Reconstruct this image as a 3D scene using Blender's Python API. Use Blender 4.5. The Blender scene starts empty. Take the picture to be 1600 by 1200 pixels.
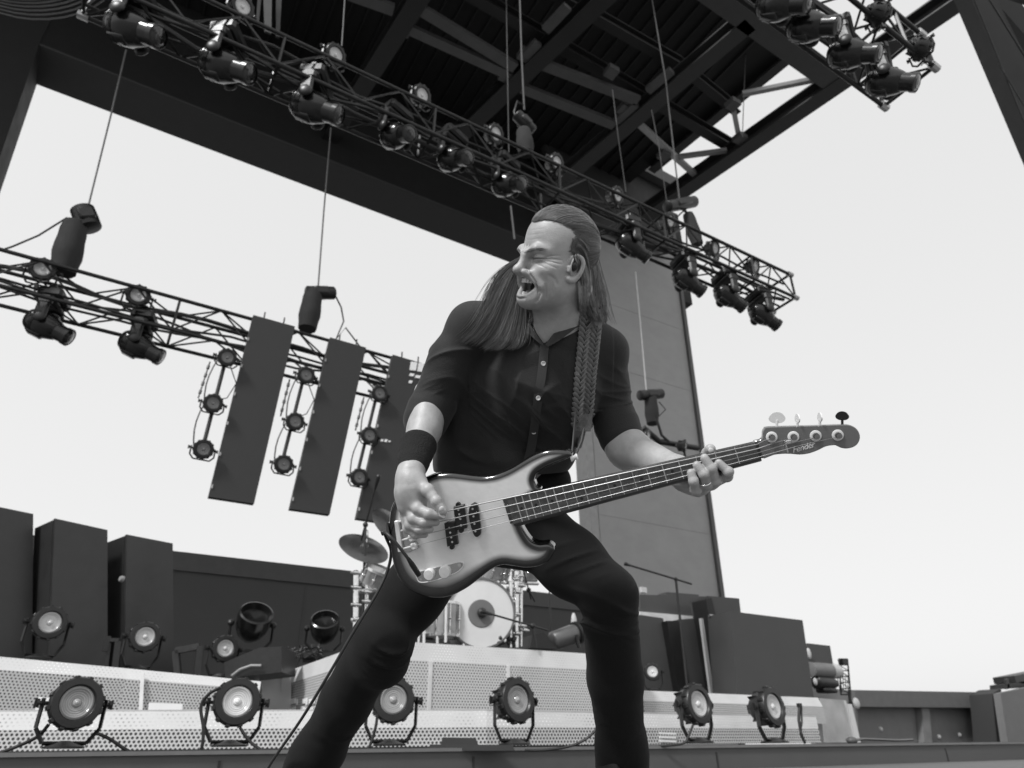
import bpy, bmesh, math, random
import numpy as np
from mathutils import Vector, Matrix
SC=bpy.context.scene
# ------------------------------------------------------------------ camera, sky, sun, exposure
FPX=1067.; PITCH=math.atan(572.5/1067); YAW=math.radians(31); ROLL=math.radians(.75)
CAM=np.array([0,0,-.02])
f0=np.array([math.sin(YAW),math.cos(YAW),0]); R0=np.array([math.cos(YAW),-math.sin(YAW),0])
F=f0*math.cos(PITCH)+np.array([0,0,math.sin(PITCH)]); U0=-f0*math.sin(PITCH)+np.array([0,0,math.cos(PITCH)])
R=R0*math.cos(ROLL)-U0*math.sin(ROLL); U=U0*math.cos(ROLL)+R0*math.sin(ROLL)
cd=bpy.data.cameras.new('camera'); cam=bpy.data.objects.new('camera',cd); SC.collection.objects.link(cam)
M=Matrix(((R[0],U[0],-F[0],CAM[0]),(R[1],U[1],-F[1],CAM[1]),(R[2],U[2],-F[2],CAM[2]),(0,0,0,1)))
cam.matrix_world=M
cd.sensor_width=36; cd.lens=FPX/1600*36; cd.clip_start=.05; cd.clip_end=3000
cd.dof.use_dof=True; cd.dof.focus_distance=1.58; cd.dof.aperture_fstop=5.0
SC.camera=cam
SUN_EL=math.radians(46); SUN_AZ=math.radians(-112)      # towards the audience side, left of the lens
W=bpy.data.worlds.new('World'); SC.world=W; W.use_nodes=True
nt=W.node_tree; nt.nodes.clear()
sk=nt.nodes.new('ShaderNodeTexSky'); sk.sky_type='NISHITA'; sk.sun_disc=False
sk.sun_elevation=SUN_EL; sk.sun_rotation=math.radians(248); sk.air_density=1.0; sk.dust_density=4.0; sk.ozone_density=1.0
bw=nt.nodes.new('ShaderNodeRGBToBW'); pw=nt.nodes.new('ShaderNodeMath'); pw.operation='POWER'; pw.inputs[1].default_value=.12
ml=nt.nodes.new('ShaderNodeMath'); ml.operation='MULTIPLY'; ml.inputs[1].default_value=7.8
bg=nt.nodes.new('ShaderNodeBackground'); bg.inputs[1].default_value=.1
wo=nt.nodes.new('ShaderNodeOutputWorld')
L=nt.links.new
L(sk.outputs[0],bw.inputs[0]); L(bw.outputs[0],pw.inputs[0]); L(pw.outputs[0],ml.inputs[0]); L(ml.outputs[0],bg.inputs[0]); L(bg.outputs[0],wo.inputs[0])
sl=bpy.data.lights.new('sun','SUN'); sl.energy=2.9; sl.angle=math.radians(9); sl.color=(1,1,1)
so=bpy.data.objects.new('sun',sl); SC.collection.objects.link(so)
sd=Vector((math.sin(SUN_AZ)*math.cos(SUN_EL),math.cos(SUN_AZ)*math.cos(SUN_EL),math.sin(SUN_EL)))
so.rotation_euler=sd.to_track_quat('Z','Y').to_euler()
SC.view_settings.view_transform='Standard'; SC.view_settings.look='None'; SC.view_settings.exposure=0.0; SC.view_settings.gamma=1
# ------------------------------------------------------------------ helpers
def ray(x,y): return F+(x-800)/FPX*R+(600-y)/FPX*U
def P(x,y,z): return CAM+z*ray(x,y)
def onT(x,y,T): r=ray(x,y); return CAM+r*(T/r[1])
def onZ(x,y,Z): r=ray(x,y); return CAM+r*((Z-CAM[2])/r[2])
def onX(x,y,X): r=ray(x,y); return CAM+r*(X/r[0])
def c2w(a):   # lens-aligned right/depth/up metres -> world
    a=np.asarray(a,float); return CAM+a[...,0:1]*R+a[...,1:2]*F+a[...,2:3]*U
def depth(p): return float((np.asarray(p)-CAM)@F)
rnd=random.Random(7)
MATS={}
def mat(name,v,rough=.55,metal=0.,noise=.12,nscale=6.,bump=0.,bscale=80.,spec=.5,coat=0.,stretch=None,rvar=.12,sheen=0.):
    if name in MATS: return MATS[name]
    m=bpy.data.materials.new(name); m.use_nodes=True; n=m.node_tree; b=n.nodes['Principled BSDF']; l=n.links.new
    tc=n.nodes.new('ShaderNodeTexCoord'); mp=n.nodes.new('ShaderNodeMapping'); l(tc.outputs['Object'],mp.inputs[0])
    if stretch: mp.inputs['Scale'].default_value=stretch
    nz=n.nodes.new('ShaderNodeTexNoise'); nz.inputs['Scale'].default_value=nscale; nz.inputs['Detail'].default_value=6; nz.inputs['Roughness'].default_value=.6
    l(mp.outputs[0],nz.inputs['Vector'])
    mr=n.nodes.new('ShaderNodeMapRange'); mr.inputs[1].default_value=.3; mr.inputs[2].default_value=.7
    mr.inputs[3].default_value=v*(1-noise); mr.inputs[4].default_value=v*(1+noise)
    l(nz.outputs[0],mr.inputs[0]); l(mr.outputs[0],b.inputs['Base Color'])
    m2=n.nodes.new('ShaderNodeMapRange'); m2.inputs[1].default_value=.3; m2.inputs[2].default_value=.7
    m2.inputs[3].default_value=max(.02,rough*(1-rvar)); m2.inputs[4].default_value=min(1,rough*(1+rvar)); l(nz.outputs[0],m2.inputs[0]); l(m2.outputs[0],b.inputs['Roughness'])
    b.inputs['Metallic'].default_value=metal; b.inputs['Specular IOR Level'].default_value=spec
    if coat: b.inputs['Coat Weight'].default_value=coat; b.inputs['Coat Roughness'].default_value=.06
    if sheen: b.inputs['Sheen Weight'].default_value=sheen; b.inputs['Sheen Roughness'].default_value=.5
    if bump:
        n2=n.nodes.new('ShaderNodeTexNoise'); n2.inputs['Scale'].default_value=bscale; n2.inputs['Detail'].default_value=4; l(mp.outputs[0],n2.inputs['Vector'])
        bp=n.nodes.new('ShaderNodeBump'); bp.inputs['Strength'].default_value=bump; bp.inputs['Distance'].default_value=.01
        l(n2.outputs[0],bp.inputs['Height']); l(bp.outputs[0],b.inputs['Normal'])
    MATS[name]=m; return m
def nodes(m): return m.node_tree,m.node_tree.nodes['Principled BSDF'],m.node_tree.links.new
MB_=None
def basis(d,up=(0,0,1)):
    d=np.asarray(d,float); d=d/np.linalg.norm(d); up=np.asarray(up,float)
    if abs(d@up)>.98*np.linalg.norm(up): up=np.array([1.,0,0])
    s=np.cross(d,up); s/=np.linalg.norm(s); t=np.cross(s,d); return d,s,t
class MB:
    def __init__(s): s.v=[]; s.f=[]; s.uv=None
    def add(s,vs,fs):
        o=len(s.v); s.v+= [tuple(map(float,p)) for p in vs]; s.f+=[tuple(i+o for i in f) for f in fs]; return s
    def box(s,c,size,ax=None,bev=0.):
        c=np.asarray(c,float); h=np.asarray(size,float)/2
        A=np.eye(3) if ax is None else np.asarray(ax,float)
        if bev<=0:
            vs=[c+A.T@(h*np.array(q)) if False else c+sum(h[i]*q[i]*A[i] for i in range(3)) for q in ((-1,-1,-1),(1,-1,-1),(1,1,-1),(-1,1,-1),(-1,-1,1),(1,-1,1),(1,1,1),(-1,1,1))]
            return s.add(vs,[(3,2,1,0),(4,5,6,7),(0,1,5,4),(1,2,6,5),(2,3,7,6),(3,0,4,7)])
        b=min(bev,*(h*.9)); pts=[]; k=[(1,0),(0,1),(-1,0),(0,-1)]
        def ringz(z,hx,hy,bb):
            return [(hx,-hy+bb,z),(hx,hy-bb,z),(hx-bb,hy,z),(-hx+bb,hy,z),(-hx,hy-bb,z),(-hx,-hy+bb,z),(-hx+bb,-hy,z),(hx-bb,-hy,z)]
        rings=[ringz(-h[2],h[0]-b,h[1]-b,b*.5),ringz(-h[2]+b,h[0],h[1],b),ringz(h[2]-b,h[0],h[1],b),ringz(h[2],h[0]-b,h[1]-b,b*.5)]
        vs=[c+q[0]*A[0]+q[1]*A[1]+q[2]*A[2] for r in rings for q in r]
        fs=[tuple(range(7,-1,-1)),tuple(range(24,32))]
        for r in range(3):
            for i in range(8): j=(i+1)%8; fs.append((r*8+i,r*8+j,r*8+8+j,r*8+8+i))
        return s.add(vs,fs)
    def beam(s,a,b,w,h=None,up=(0,0,1)):
        a=np.asarray(a,float); b=np.asarray(b,float); d,x,t=basis(b-a,up)
        return s.box((a+b)/2,(w,np.linalg.norm(b-a),h or w),(x,d,t))
    def tube(s,pts,r,n=8,cap=True,flat=1.):
        pts=[np.asarray(p,float) for p in pts]; m=len(pts); rs=[r]*m if np.isscalar(r) else list(r)
        vs=[]; fs=[]; up=None
        for i,p in enumerate(pts):
            d=pts[min(i+1,m-1)]-pts[max(i-1,0)]; nd=np.linalg.norm(d)
            d=d/nd if nd>1e-9 else np.array([0,0,1.])
            if up is None: _,x,t=basis(d)
            else:
                x=up-d*(up@d); x/=np.linalg.norm(x)+1e-12; t=np.cross(x,d)
            up=x
            for k in range(n):
                a=2*math.pi*k/n; vs.append(p+rs[i]*(math.cos(a)*x+flat*math.sin(a)*t))
        for i in range(m-1):
            for k in range(n): q=(k+1)%n; fs.append((i*n+k,i*n+q,(i+1)*n+q,(i+1)*n+k))
        if cap: fs.append(tuple(range(n-1,-1,-1))); fs.append(tuple(range((m-1)*n,m*n)))
        return s.add(vs,fs)
    def lathe(s,prof,o,axis,n=24,wob=None,cap0=True,cap1=True):
        # prof: list of (along axis, radius)
        o=np.asarray(o,float); d,x,t=basis(axis); vs=[]; fs=[]
        for (h,r) in prof:
            for k in range(n):
                a=2*math.pi*k/n; rr=r*(wob(k) if wob else 1); vs.append(o+d*h+rr*(math.cos(a)*x+math.sin(a)*t))
        m=len(prof)
        for i in range(m-1):
            for k in range(n): q=(k+1)%n; fs.append((i*n+k,i*n+q,(i+1)*n+q,(i+1)*n+k))
        if cap0: fs.append(tuple(range(n-1,-1,-1)))
        if cap1: fs.append(tuple(range((m-1)*n,m*n)))
        return s.add(vs,fs)
    def prism(s,poly,off):
        poly=[np.asarray(p,float) for p in poly]; off=np.asarray(off,float); n=len(poly)
        vs=poly+[p+off for p in poly]; fs=[tuple(range(n-1,-1,-1)),tuple(range(n,2*n))]
        for i in range(n): j=(i+1)%n; fs.append((i,j,j+n,i+n))
        return s.add(vs,fs)
    def sphere(s,c,r,n=16,m=10,ax=None):
        c=np.asarray(c,float); r=np.ones(3)*r if np.isscalar(r) else np.asarray(r,float); A=np.eye(3) if ax is None else np.asarray(ax,float)
        vs=[c-A[2]*r[2]]; fs=[]
        for i in range(1,m):
            t=math.pi*i/m
            for k in range(n):
                a=2*math.pi*k/n; vs.append(c+A[0]*r[0]*math.sin(t)*math.cos(a)+A[1]*r[1]*math.sin(t)*math.sin(a)-A[2]*r[2]*math.cos(t))
        vs.append(c+A[2]*r[2]); e=len(vs)-1
        for k in range(n):
            q=(k+1)%n; fs.append((0,1+q,1+k)); fs.append((e,e-n+k,e-n+q))
            for i in range(m-2): a=1+i*n; fs.append((a+k,a+q,a+n+q,a+n+k))
        return s.add(vs,fs)
    def build(s,name,m,parent=None,smooth=None,local=None,keep=False):
        me=bpy.data.meshes.new(name); me.from_pydata(s.v,[],s.f); me.validate(); me.update()
        bm=bmesh.new(); bm.from_mesh(me); bmesh.ops.recalc_face_normals(bm,faces=bm.faces); bm.to_mesh(me); bm.free()
        if m: me.materials.append(m)
        ob=bpy.data.objects.new(name,me); SC.collection.objects.link(ob)
        if smooth is not None:
            for p in me.polygons: p.use_smooth=True
            if smooth>0: sharp(me,smooth)
        if parent is not None:
            ob.parent=parent
            if not keep: ob.matrix_parent_inverse=WM(parent).inverted()
        return ob
def sharp(me,deg):
    bm=bmesh.new(); bm.from_mesh(me); c=math.radians(deg)
    for e in bm.edges:
        if len(e.link_faces)==2 and e.calc_face_angle(0)>c: e.smooth=False
    bm.to_mesh(me); bm.free()
WMD={}
def WM(o):
    if o.name in WMD: return WMD[o.name]
    return Matrix.Identity(4)
def tag(o,label=None,cat=None,group=None,kind=None):
    if label: o['label']=label
    if cat: o['category']=cat
    if group: o['group']=group
    if kind: o['kind']=kind
    return o
def empty(name,label,cat,group=None,loc=(0,0,0),rot=None):
    o=bpy.data.objects.new(name,None); SC.collection.objects.link(o); o.empty_display_size=.1
    m=Matrix.Translation(Vector(tuple(map(float,loc))))
    if rot is not None: m=m@rot.to_4x4()
    o.matrix_world=m; WMD[o.name]=m.copy(); tag(o,label,cat,group); return o
def struct(o): o['kind']='structure'; return o
def copy_tree(o,parent=None):
    c=o.copy(); SC.collection.objects.link(c)
    if parent is not None: c.parent=parent
    for ch in list(o.children): copy_tree(ch,c)
    return c
def rot_from(x,y,z):   # columns
    return Matrix([tuple(map(float,v)) for v in zip(x,y,z)]).to_3x3()
# ------------------------------------------------------------------ materials of the place
m_deck=mat('stage_paint',.085,.6,noise=.1,nscale=3)
m_black=mat('black_steel',.022,.45,noise=.3,nscale=12)
m_roof=mat('roof_steel_dark',.014,.6,noise=.25,nscale=2)
m_roofl=mat('roof_steel_grey',.075,.55,noise=.15,nscale=4)
m_edge=mat('edge_beam_paint',.025,.55,noise=.2,nscale=3)
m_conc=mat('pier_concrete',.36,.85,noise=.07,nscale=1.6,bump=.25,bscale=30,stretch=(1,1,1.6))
m_wall=mat('back_wall_paint',.068,.8,noise=.12,nscale=1.5)
m_truss=mat('truss_black',.035,.35,metal=.6,noise=.25,nscale=20)
m_led=mat('led_panel',.034,.6,noise=.06,nscale=4)
m_cable=mat('cable_rubber',.02,.5)
m_chain=mat('chain_steel',.10,.5,metal=.3)
m_lightp=mat('light_panel_paint',.62,.5,noise=.05)
m_asph=mat('ground_asphalt',.20,.9,noise=.2,nscale=.5)
# ground, stage
def sheet(name,corners,m,thick=.2):
    b=MB(); b.prism(corners,(0,0,-thick)); return struct(b.build(name,m))
sheet('ground',[(-900,-900,-1.9),(900,-900,-1.9),(900,1500,-1.9),(-900,1500,-1.9)],m_asph,.3)
sheet('thrust_platform',[(-4,.3,-.165),(9,.3,-.165),(9,4.345,-.165),(-4,4.345,-.165)],mat('platform_paint',.10,.6,noise=.15,nscale=4),1.7)
b=MB(); b.prism([(-7,4.35,0),(26,4.35,0),(26,16,0),(-7,16,0)],(0,0,-1.88)); stage=struct(b.build('stage_deck',m_deck))
# seams on the deck face: narrow recessed strips
b=MB()
for px in (345,740,1120,1480):
    q=onT(px,1180,4.347); b.box((q[0],4.3475,-.9),(.012,.006,1.7))
struct(b.build('stage_deck_seam',m_black))
b=MB(); q=onT(100,1190,4.3); b.box((8,4.342,-.012),(30,.016,.018)); struct(b.build('stage_deck_edge_trim',mat('edge_trim',.17,.4)))
# ---- portal: left column, header, upper wall
por=empty('stage_portal','dark rectangular stage portal frame of wide steel header and left column around the open back','portal')
hL=onT(62,68,14); hR=onT(830,375,14); hh=hL[2]
def hx(x): return hL[2]+(hR[2]-hL[2])*(x-hL[0])/(hR[0]-hL[0])
xr=10.9
b=MB(); b.prism([(hL[0],14,hL[2]),(16,14,hx(16)),(16,14,18.2),(hL[0],14,18.2)],(0,.9,0)); b.build('header',mat('portal_face',.009,.75,noise=.15,nscale=2),por)
b=MB(); b.prism([(hL[0],13.99,hL[2]-.001),(12,13.99,hx(12)-.001),(12,14.95,hx(12)-.26),(hL[0],14.95,hL[2]-.26)],(0,.01,-.05)); b.build('header_soffit',mat('soffit_lit_grey',.035,.6),por)  # underside paler than the header: its light is put into the colour
q=onT(-8,270,14); dx=(q[0]-hL[0])
b=MB(); b.prism([(hL[0],13.98,hL[2]),(hL[0],13.98,18.2),(-16,13.98,18.2),(-16,13.98,0),(hL[0]+dx*14/(hL[2]-q[2]),13.98,0)],(0,.95,0)); b.build('column',mat('portal_column',.016,.75,noise=.15,nscale=2),por)
# ---- concrete pier
pier=empty('concrete_pier','tall grey concrete pier wall behind the player, right side of the stage','pier')
rt=onT(1060,430,13.4); rb=onT(1127,930,13.4)
def px_at(p0,p1,z): t=(z-p0[2])/(p1[2]-p0[2]); return p0[0]+(p1[0]-p0[0])*t
lt=onT(935,750,13.4)
ztop=17.9
xR=lambda z: px_at(rt,rb,z)
b=MB(); b.prism([(lt[0],14.0-.012,.0),(xR(0),13.988,0),(xR(ztop),13.988,ztop),(lt[0],13.988,ztop)],(0,-.5,0)); pw_=b.build('wall_face',m_conc,pier)
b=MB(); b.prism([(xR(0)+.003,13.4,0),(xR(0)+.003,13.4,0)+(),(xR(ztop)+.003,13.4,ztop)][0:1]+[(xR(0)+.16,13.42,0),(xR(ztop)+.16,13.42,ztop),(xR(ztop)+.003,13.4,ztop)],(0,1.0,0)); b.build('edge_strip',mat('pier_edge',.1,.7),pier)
b=MB(); b.box((lt[0]-.13,13.75,9),(.24,.5,17.8)); b.build('light_pilaster',mat('pilaster_light',.36,.8),pier)
b=MB()
for k,(px,y0,y1) in enumerate(((985,560,0),)): pass
for z in (3.1,5.3,7.6,9.9,12.2):
    b=MB(); b.box(((lt[0]+xR(z))/2,13.486,z),(xR(z)-lt[0]-.05,.006,.009)); b.build('panel_joint',mat('joint_pier',.27,.9),pier)
# ---- low back wall
bw_=empty('low_back_wall','long low grey wall closing the back of the stage behind the lights','wall')
a=onT(270,862,13.3); c=onT(800,920,13.3); zt=(a[2]+c[2])/2
b=MB(); b.prism([(-12,13.3,0),(lt[0]+.5,13.3,0),(lt[0]+.5,13.3,zt),(-12,13.3,zt+.02)],(0,.3,0)); b.build('wall_body',m_wall,bw_)
b=MB(); b.box(((-12+lt[0])/2,13.29,zt-.17),(lt[0]+12,.05,.30)); b.build('coping',mat('coping_grey',.08,.7),bw_)
b=MB()
for x in (-1.2,1.1,3.4,5.7,8):
    b=MB(); b.box((x,13.296,1.5),(.025,.01,3)); b.build('wall_joint',mat('joint_wall',.075,.9),bw_)
# ---- roof
roof=empty('stage_roof','huge dark steel stage roof with crossing beams seen from below','roof')
e1=onZ(1232,84,17.5); e2=onZ(1050,232,17.5)
b=MB(); dd=(e2-e1)/(e2[1]-e1[1]); eend=e1+dd*(15-e1[1]); est=e1+dd*(6.0-e1[1])
b.prism([(-18,6.0,17.5),(est[0],6.0,17.5),(eend[0],15,17.5),(-18,15,17.5)],(0,0,.4))
dk=b.build('roof_deck',mat('roof_deck_black',.007,.7,noise=.3,nscale=1.),roof)
b=MB()
x=-17.5
while x<12.6: b.box((x,10.4,17.46),(.05,9,.07)); x+=.42
b.build('deck_rib',mat('roof_rib',.010,.6),roof)
def rbeam(name,px0,px1,Z,w,h,m,sub=0,ext=(0,0)):
    a=onZ(*px0,Z); c=onZ(*px1,Z-sub if sub else Z); d=(c-a)/np.linalg.norm(c-a); a=a-d*ext[0]; c=c+d*ext[1]
    bb=MB()
    if h>.2:   # H section
        dd,s,t=basis(c-a); 
        bb.beam(a-t*h/2,c-t*h/2,w,.04); bb.beam(a+t*h/2,c+t*h/2,w,.04); bb.beam(a,c,.04,h-.045)
    else: bb.beam(a,c,w,h)
    return bb.build(name,m,roof)
rbeam('edge_beam',(1050,305),(1490,0),15,.46,.4,m_edge,ext=(1.2,9))
rbeam('edge_beam',(1130,0),(1290,116),15.02,.46,.4,mat('edge_beam_top',.045,.55),ext=(10,.2))
rbeam('cross_beam',(1170,30),(970,200),15,.42,.36,mat('roof_mid_grey',.032,.6),ext=(0,3.4))
rbeam('cross_beam',(935,0),(815,115),15,.42,.36,m_roof,ext=(8,3.0))
rbeam('cross_beam',(650,0),(590,95),15,.42,.36,m_roof,ext=(8,3.0))
rbeam('purlin_beam',(800,27),(1020,155),15.4,.26,.3,m_roof,ext=(9,0))
rbeam('purlin_beam',(1020,155),(1150,232),15.4,.26,.3,m_roof,ext=(0,.3))
rbeam('purlin_beam',(922,20),(1062,100),15.6,.24,.3,m_roof,ext=(9,0))
rbeam('purlin_beam',(1062,100),(1130,155),15.6,.22,.3,m_roof,ext=(0,.6))
for p0,p1,w in (((847,100),(997,157),.26),((815,137),(960,195),.26),((650,10),(805,105),.26),((632,42),(792,115),.24),((545,-10),(615,15),.26),((887,10),(852,47),.22),((841,66),(820,88),.22),((1050,110),(1012,142),.2),((994,162),(962,190),.2)):
    rbeam('brace',p0,p1,14.9,w,.12,m_roofl)
for p0,p1,w,m in (((997,192),(1085,272),.16,mat('brace_light',.32,.5)),((1160,147),(1283,122),.12,mat('brace_mid',.22,.5)),((1144,160),(1156,222),.13,mat('brace_light',.32,.5)),((1060,245),(1135,235),.12,mat('brace_mid',.22,.5))):
    rbeam('brace',p0,p1,15.05,w,.12,m); 
rbeam('deck_edge_trim',(1232,86),(1052,234),17.4,.3,.3,m_edge,ext=(.1,1))
b=MB()
for px in ((632,45),(790,118),(820,85),(955,112),(975,170),(1145,163),(1156,216),(1037,242)):
    q=onZ(*px,14.95); b=MB(); b.box(q,(.3,.3,.16)); b.build('gusset_plate',m_roofl,roof)
# fascia and slab beside the pier top
b=MB(); a=onT(950,235,12.9); c=onT(1060,293,12.9); b.beam(a,c,.3,.5); b.build('fascia_beam',mat('fascia',.05,.6),roof)
b=MB(); b.prism([onT(x,y,13.1) for x,y in ((850,225),(1033,250),(1040,318),(1048,392),(985,372),(880,322))],(0,.2,0)); b.build('slab_shade_panel',mat('slab_shade_panel',.025,.7),roof)  # roof slab, drawn down as a dark sheet for the shaded pier top
# ---- steel roof leg at right
def dn(a,b):
    d=b-a; return a+d*((a[2]+1.9)/(a[2]-b[2]))
leg=empty('steel_roof_leg','pair of dark raking steel legs holding the roof at the right','steel leg')
b=MB(); b.beam(P(1498,-60,10),dn(P(1498,-60,10),P(1690,395,10.3)),.33,.3,up=F); b.build('main_leg',mat('leg_paint',.035,.5),leg)
b=MB(); b.beam(P(1532,-20,10.5),dn(P(1532,-20,10.5),P(1760,440,10.8)),.16,.16,up=F); b.beam(P(1520,-40,10.6),dn(P(1520,-40,10.6),P(1700,165,10.9)),.28,.28,up=F); b.build('brace_leg',mat('leg_paint',.035,.5),leg)
b=MB(); b.tube([P(1518,-10,9.7),P(1610,215,9.9)],.012,6); b.tube([P(1540,-10,9.7),P(1640,150,9.9)],.012,6); b.tube([P(1560,100,9.7),P(1640,230,9.9)],.01,6); b.build('rigging_wire',m_cable,leg)
b=MB(); b.beam(P(1560,-22,10),P(1640,6,10),.16,.16,up=F); b.build('top_rail',m_edge,leg)
# ---- right low building
wr=empty('side_wall','low grey panelled wall with recessed bays at the far right of the stage','wall')
T=9.5
def qd(T,*px): return [onT(x,y,T) for x,y in px]
b=MB(); b.prism(qd(T+.25,(1325,1079),(1570,1083),(1570,1175),(1325,1175)),(0,.3,0)); b.build('wall_panel',mat('side_wall_paint',.17,.7,noise=.1),wr)
b=MB(); b.prism(qd(T,(1329,1078),(1552,1082),(1552,1106),(1329,1104)),(0,.24,0)); b.build('fascia',mat('side_fascia',.13,.7),wr)
b=MB(); b.prism(qd(T+.1,(1440,1106),(1452,1106),(1458,1175),(1446,1175)),(0,.14,0)); b.prism(qd(T+.1,(1540,1106),(1556,1106),(1566,1175),(1550,1175)),(0,.14,0)); b.prism(qd(T+.1,(1328,1104),(1340,1104),(1342,1175),(1330,1175)),(0,.14,0)); b.build('pilaster',mat('side_pilaster',.2,.7),wr)
b=MB()
for px in ((1376,1139),(1467,1151),(1499,1148)): b.sphere(onT(*px,T+.24),.045,10,6)
b.build('wall_lamp',m_lightp,wr)
blk=empty('side_block','taller dark grey corner block at the right picture edge beside the panelled wall','building')
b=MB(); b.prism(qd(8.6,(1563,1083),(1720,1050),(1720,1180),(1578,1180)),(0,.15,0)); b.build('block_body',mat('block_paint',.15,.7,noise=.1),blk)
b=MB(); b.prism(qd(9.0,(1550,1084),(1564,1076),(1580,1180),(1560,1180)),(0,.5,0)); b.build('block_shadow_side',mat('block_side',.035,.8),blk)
b=MB(); b.prism(qd(9.0,(1585,1056),(1640,1045),(1640,1075),(1588,1066)),(0,.5,0)); b.prism(qd(9.0,(1572,1061),(1576,1060),(1578,1076),(1574,1077)),(0,.05,0)); b.prism(qd(9.0,(1574,1069),(1640,1058),(1640,1072),(1575,1076)),(0,.4,0)); b.build('roof_rail',m_black,blk)
# ------------------------------------------------------------------ perforated risers
def perf_mat(name,pu,pv,r,base=.7,hole=.015,slot=False):
    m=bpy.data.materials.new(name); m.use_nodes=True; n=m.node_tree; b_=n.nodes['Principled BSDF']; l=n.links.new
    uv=n.nodes.new('ShaderNodeUVMap')
    def vm(op,a,bv=None):
        x=n.nodes.new('ShaderNodeVectorMath'); x.operation=op; l(a,x.inputs[0])
        if bv is not None: x.inputs[1].default_value=bv
        return x
    s=vm('MULTIPLY',uv.outputs[0],(1/pu,1/pv,0))
    ds=[]
    for off in ((0,0,0),(.5,.5,0)):
        a=vm('ADD',s.outputs[0],off); f=vm('FRACTION',a.outputs[0]); c=vm('SUBTRACT',f.outputs[0],(.5,.5,0)); k=vm('MULTIPLY',c.outputs[0],(pu,pv,0)); g=vm('LENGTH',k.outputs[0]); ds.append(g.outputs['Value'])
    mn=n.nodes.new('ShaderNodeMath'); mn.operation='MINIMUM'; l(ds[0],mn.inputs[0]); l(ds[1],mn.inputs[1])
    lt_=n.nodes.new('ShaderNodeMapRange'); lt_.inputs[1].default_value=r*.92; lt_.inputs[2].default_value=r*1.05; l(mn.outputs[0],lt_.inputs[0])
    nz=n.nodes.new('ShaderNodeTexNoise'); nz.inputs['Scale'].default_value=1.6; nz.inputs['Detail'].default_value=5; l(uv.outputs[0],nz.inputs['Vector'])
    mr=n.nodes.new('ShaderNodeMapRange'); mr.inputs[3].default_value=base*.9; mr.inputs[4].default_value=min(.95,base*1.1); l(nz.outputs[0],mr.inputs[0])
    hr=n.nodes.new('ShaderNodeMapRange'); hr.inputs[1].default_value=.35; hr.inputs[2].default_value=.7; hr.inputs[3].default_value=hole; hr.inputs[4].default_value=hole*5+.04
    n3=n.nodes.new('ShaderNodeTexNoise'); n3.inputs['Scale'].default_value=2.3; l(uv.outputs[0],n3.inputs['Vector']); l(n3.outputs[0],hr.inputs[0])
    mx=n.nodes.new('ShaderNodeMix'); mx.data_type='FLOAT'; l(lt_.outputs[0],mx.inputs[0]); l(hr.outputs[0],mx.inputs[2]); l(mr.outputs[0],mx.inputs[3])
    l(mx.outputs[0],b_.inputs['Base Color']); b_.inputs['Roughness'].default_value=.5
    bp=n.nodes.new('ShaderNodeBump'); bp.inputs['Strength'].default_value=.6; bp.inputs['Distance'].default_value=.004; l(lt_.outputs[0],bp.inputs['Height']); l(bp.outputs[0],b_.inputs['Normal'])
    return m
def uvquad(name,quads,m,parent,thick=None):
    """quads: list of 4 world points (bottom left, bottom right, top right, top left); uv in metres"""
    vs=[];fs=[];uvs=[]
    u0=0
    for q in quads:
        q=[np.asarray(p,float) for p in q]; o=len(vs); vs+=q; fs.append((o,o+1,o+2,o+3))
        wl=np.linalg.norm(q[1]-q[0]); hl=np.linalg.norm(q[3]-q[0])
        uvs+=[(u0,0),(u0+wl,0),(u0+wl,hl),(u0,hl)]; u0+=wl
    me=bpy.data.meshes.new(name); me.from_pydata([tuple(v) for v in vs],[],fs)
    ul=me.uv_layers.new(name='UVMap')
    for lp in me.loops: ul.data[lp.index].uv=uvs[lp.vertex_index]
    me.materials.append(m); ob=bpy.data.objects.new(name,me); SC.collection.objects.link(ob); ob.parent=parent
    sm=ob.modifiers.new('thickness','SOLIDIFY'); sm.thickness=.006; sm.offset=-1
    return ob
pm_low=perf_mat('perforated_low',.030,.048,.0090,.60)
pm_up=perf_mat('perforated_up',.026,.042,.0066,.58)
pm_c=perf_mat('perforated_centre',.029,.047,.0066,.64)
pm_side=perf_mat('perforated_side',.034,.05,.0085,.6)
pm_fine=perf_mat('perforated_fine',.030,.048,.0048,.66,hole=.25)
pm_slope=perf_mat('perforated_slope',.034,.054,.0065,.52,hole=.2)
def V3(p,z=None): p=np.array(p,float); 
def fw(px,y,d):   # point on ray at forward (horizontal) distance d from lens
    r=ray(px,y); return CAM+r*(d/(r@f0))
def atz(p,z): q=np.array(p,float); q[2]=z; return q
# low tier, runs the whole front
low=empty('low_riser_skirt','long low white perforated step running along the stage edge behind the floor lights','riser')
pts=[(-80,4.95),(200,5.2),(480,5.45),(760,5.75)]
base=[atz(fw(x,1175,d),.0) for x,d in pts]
d0=base[-1]
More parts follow.
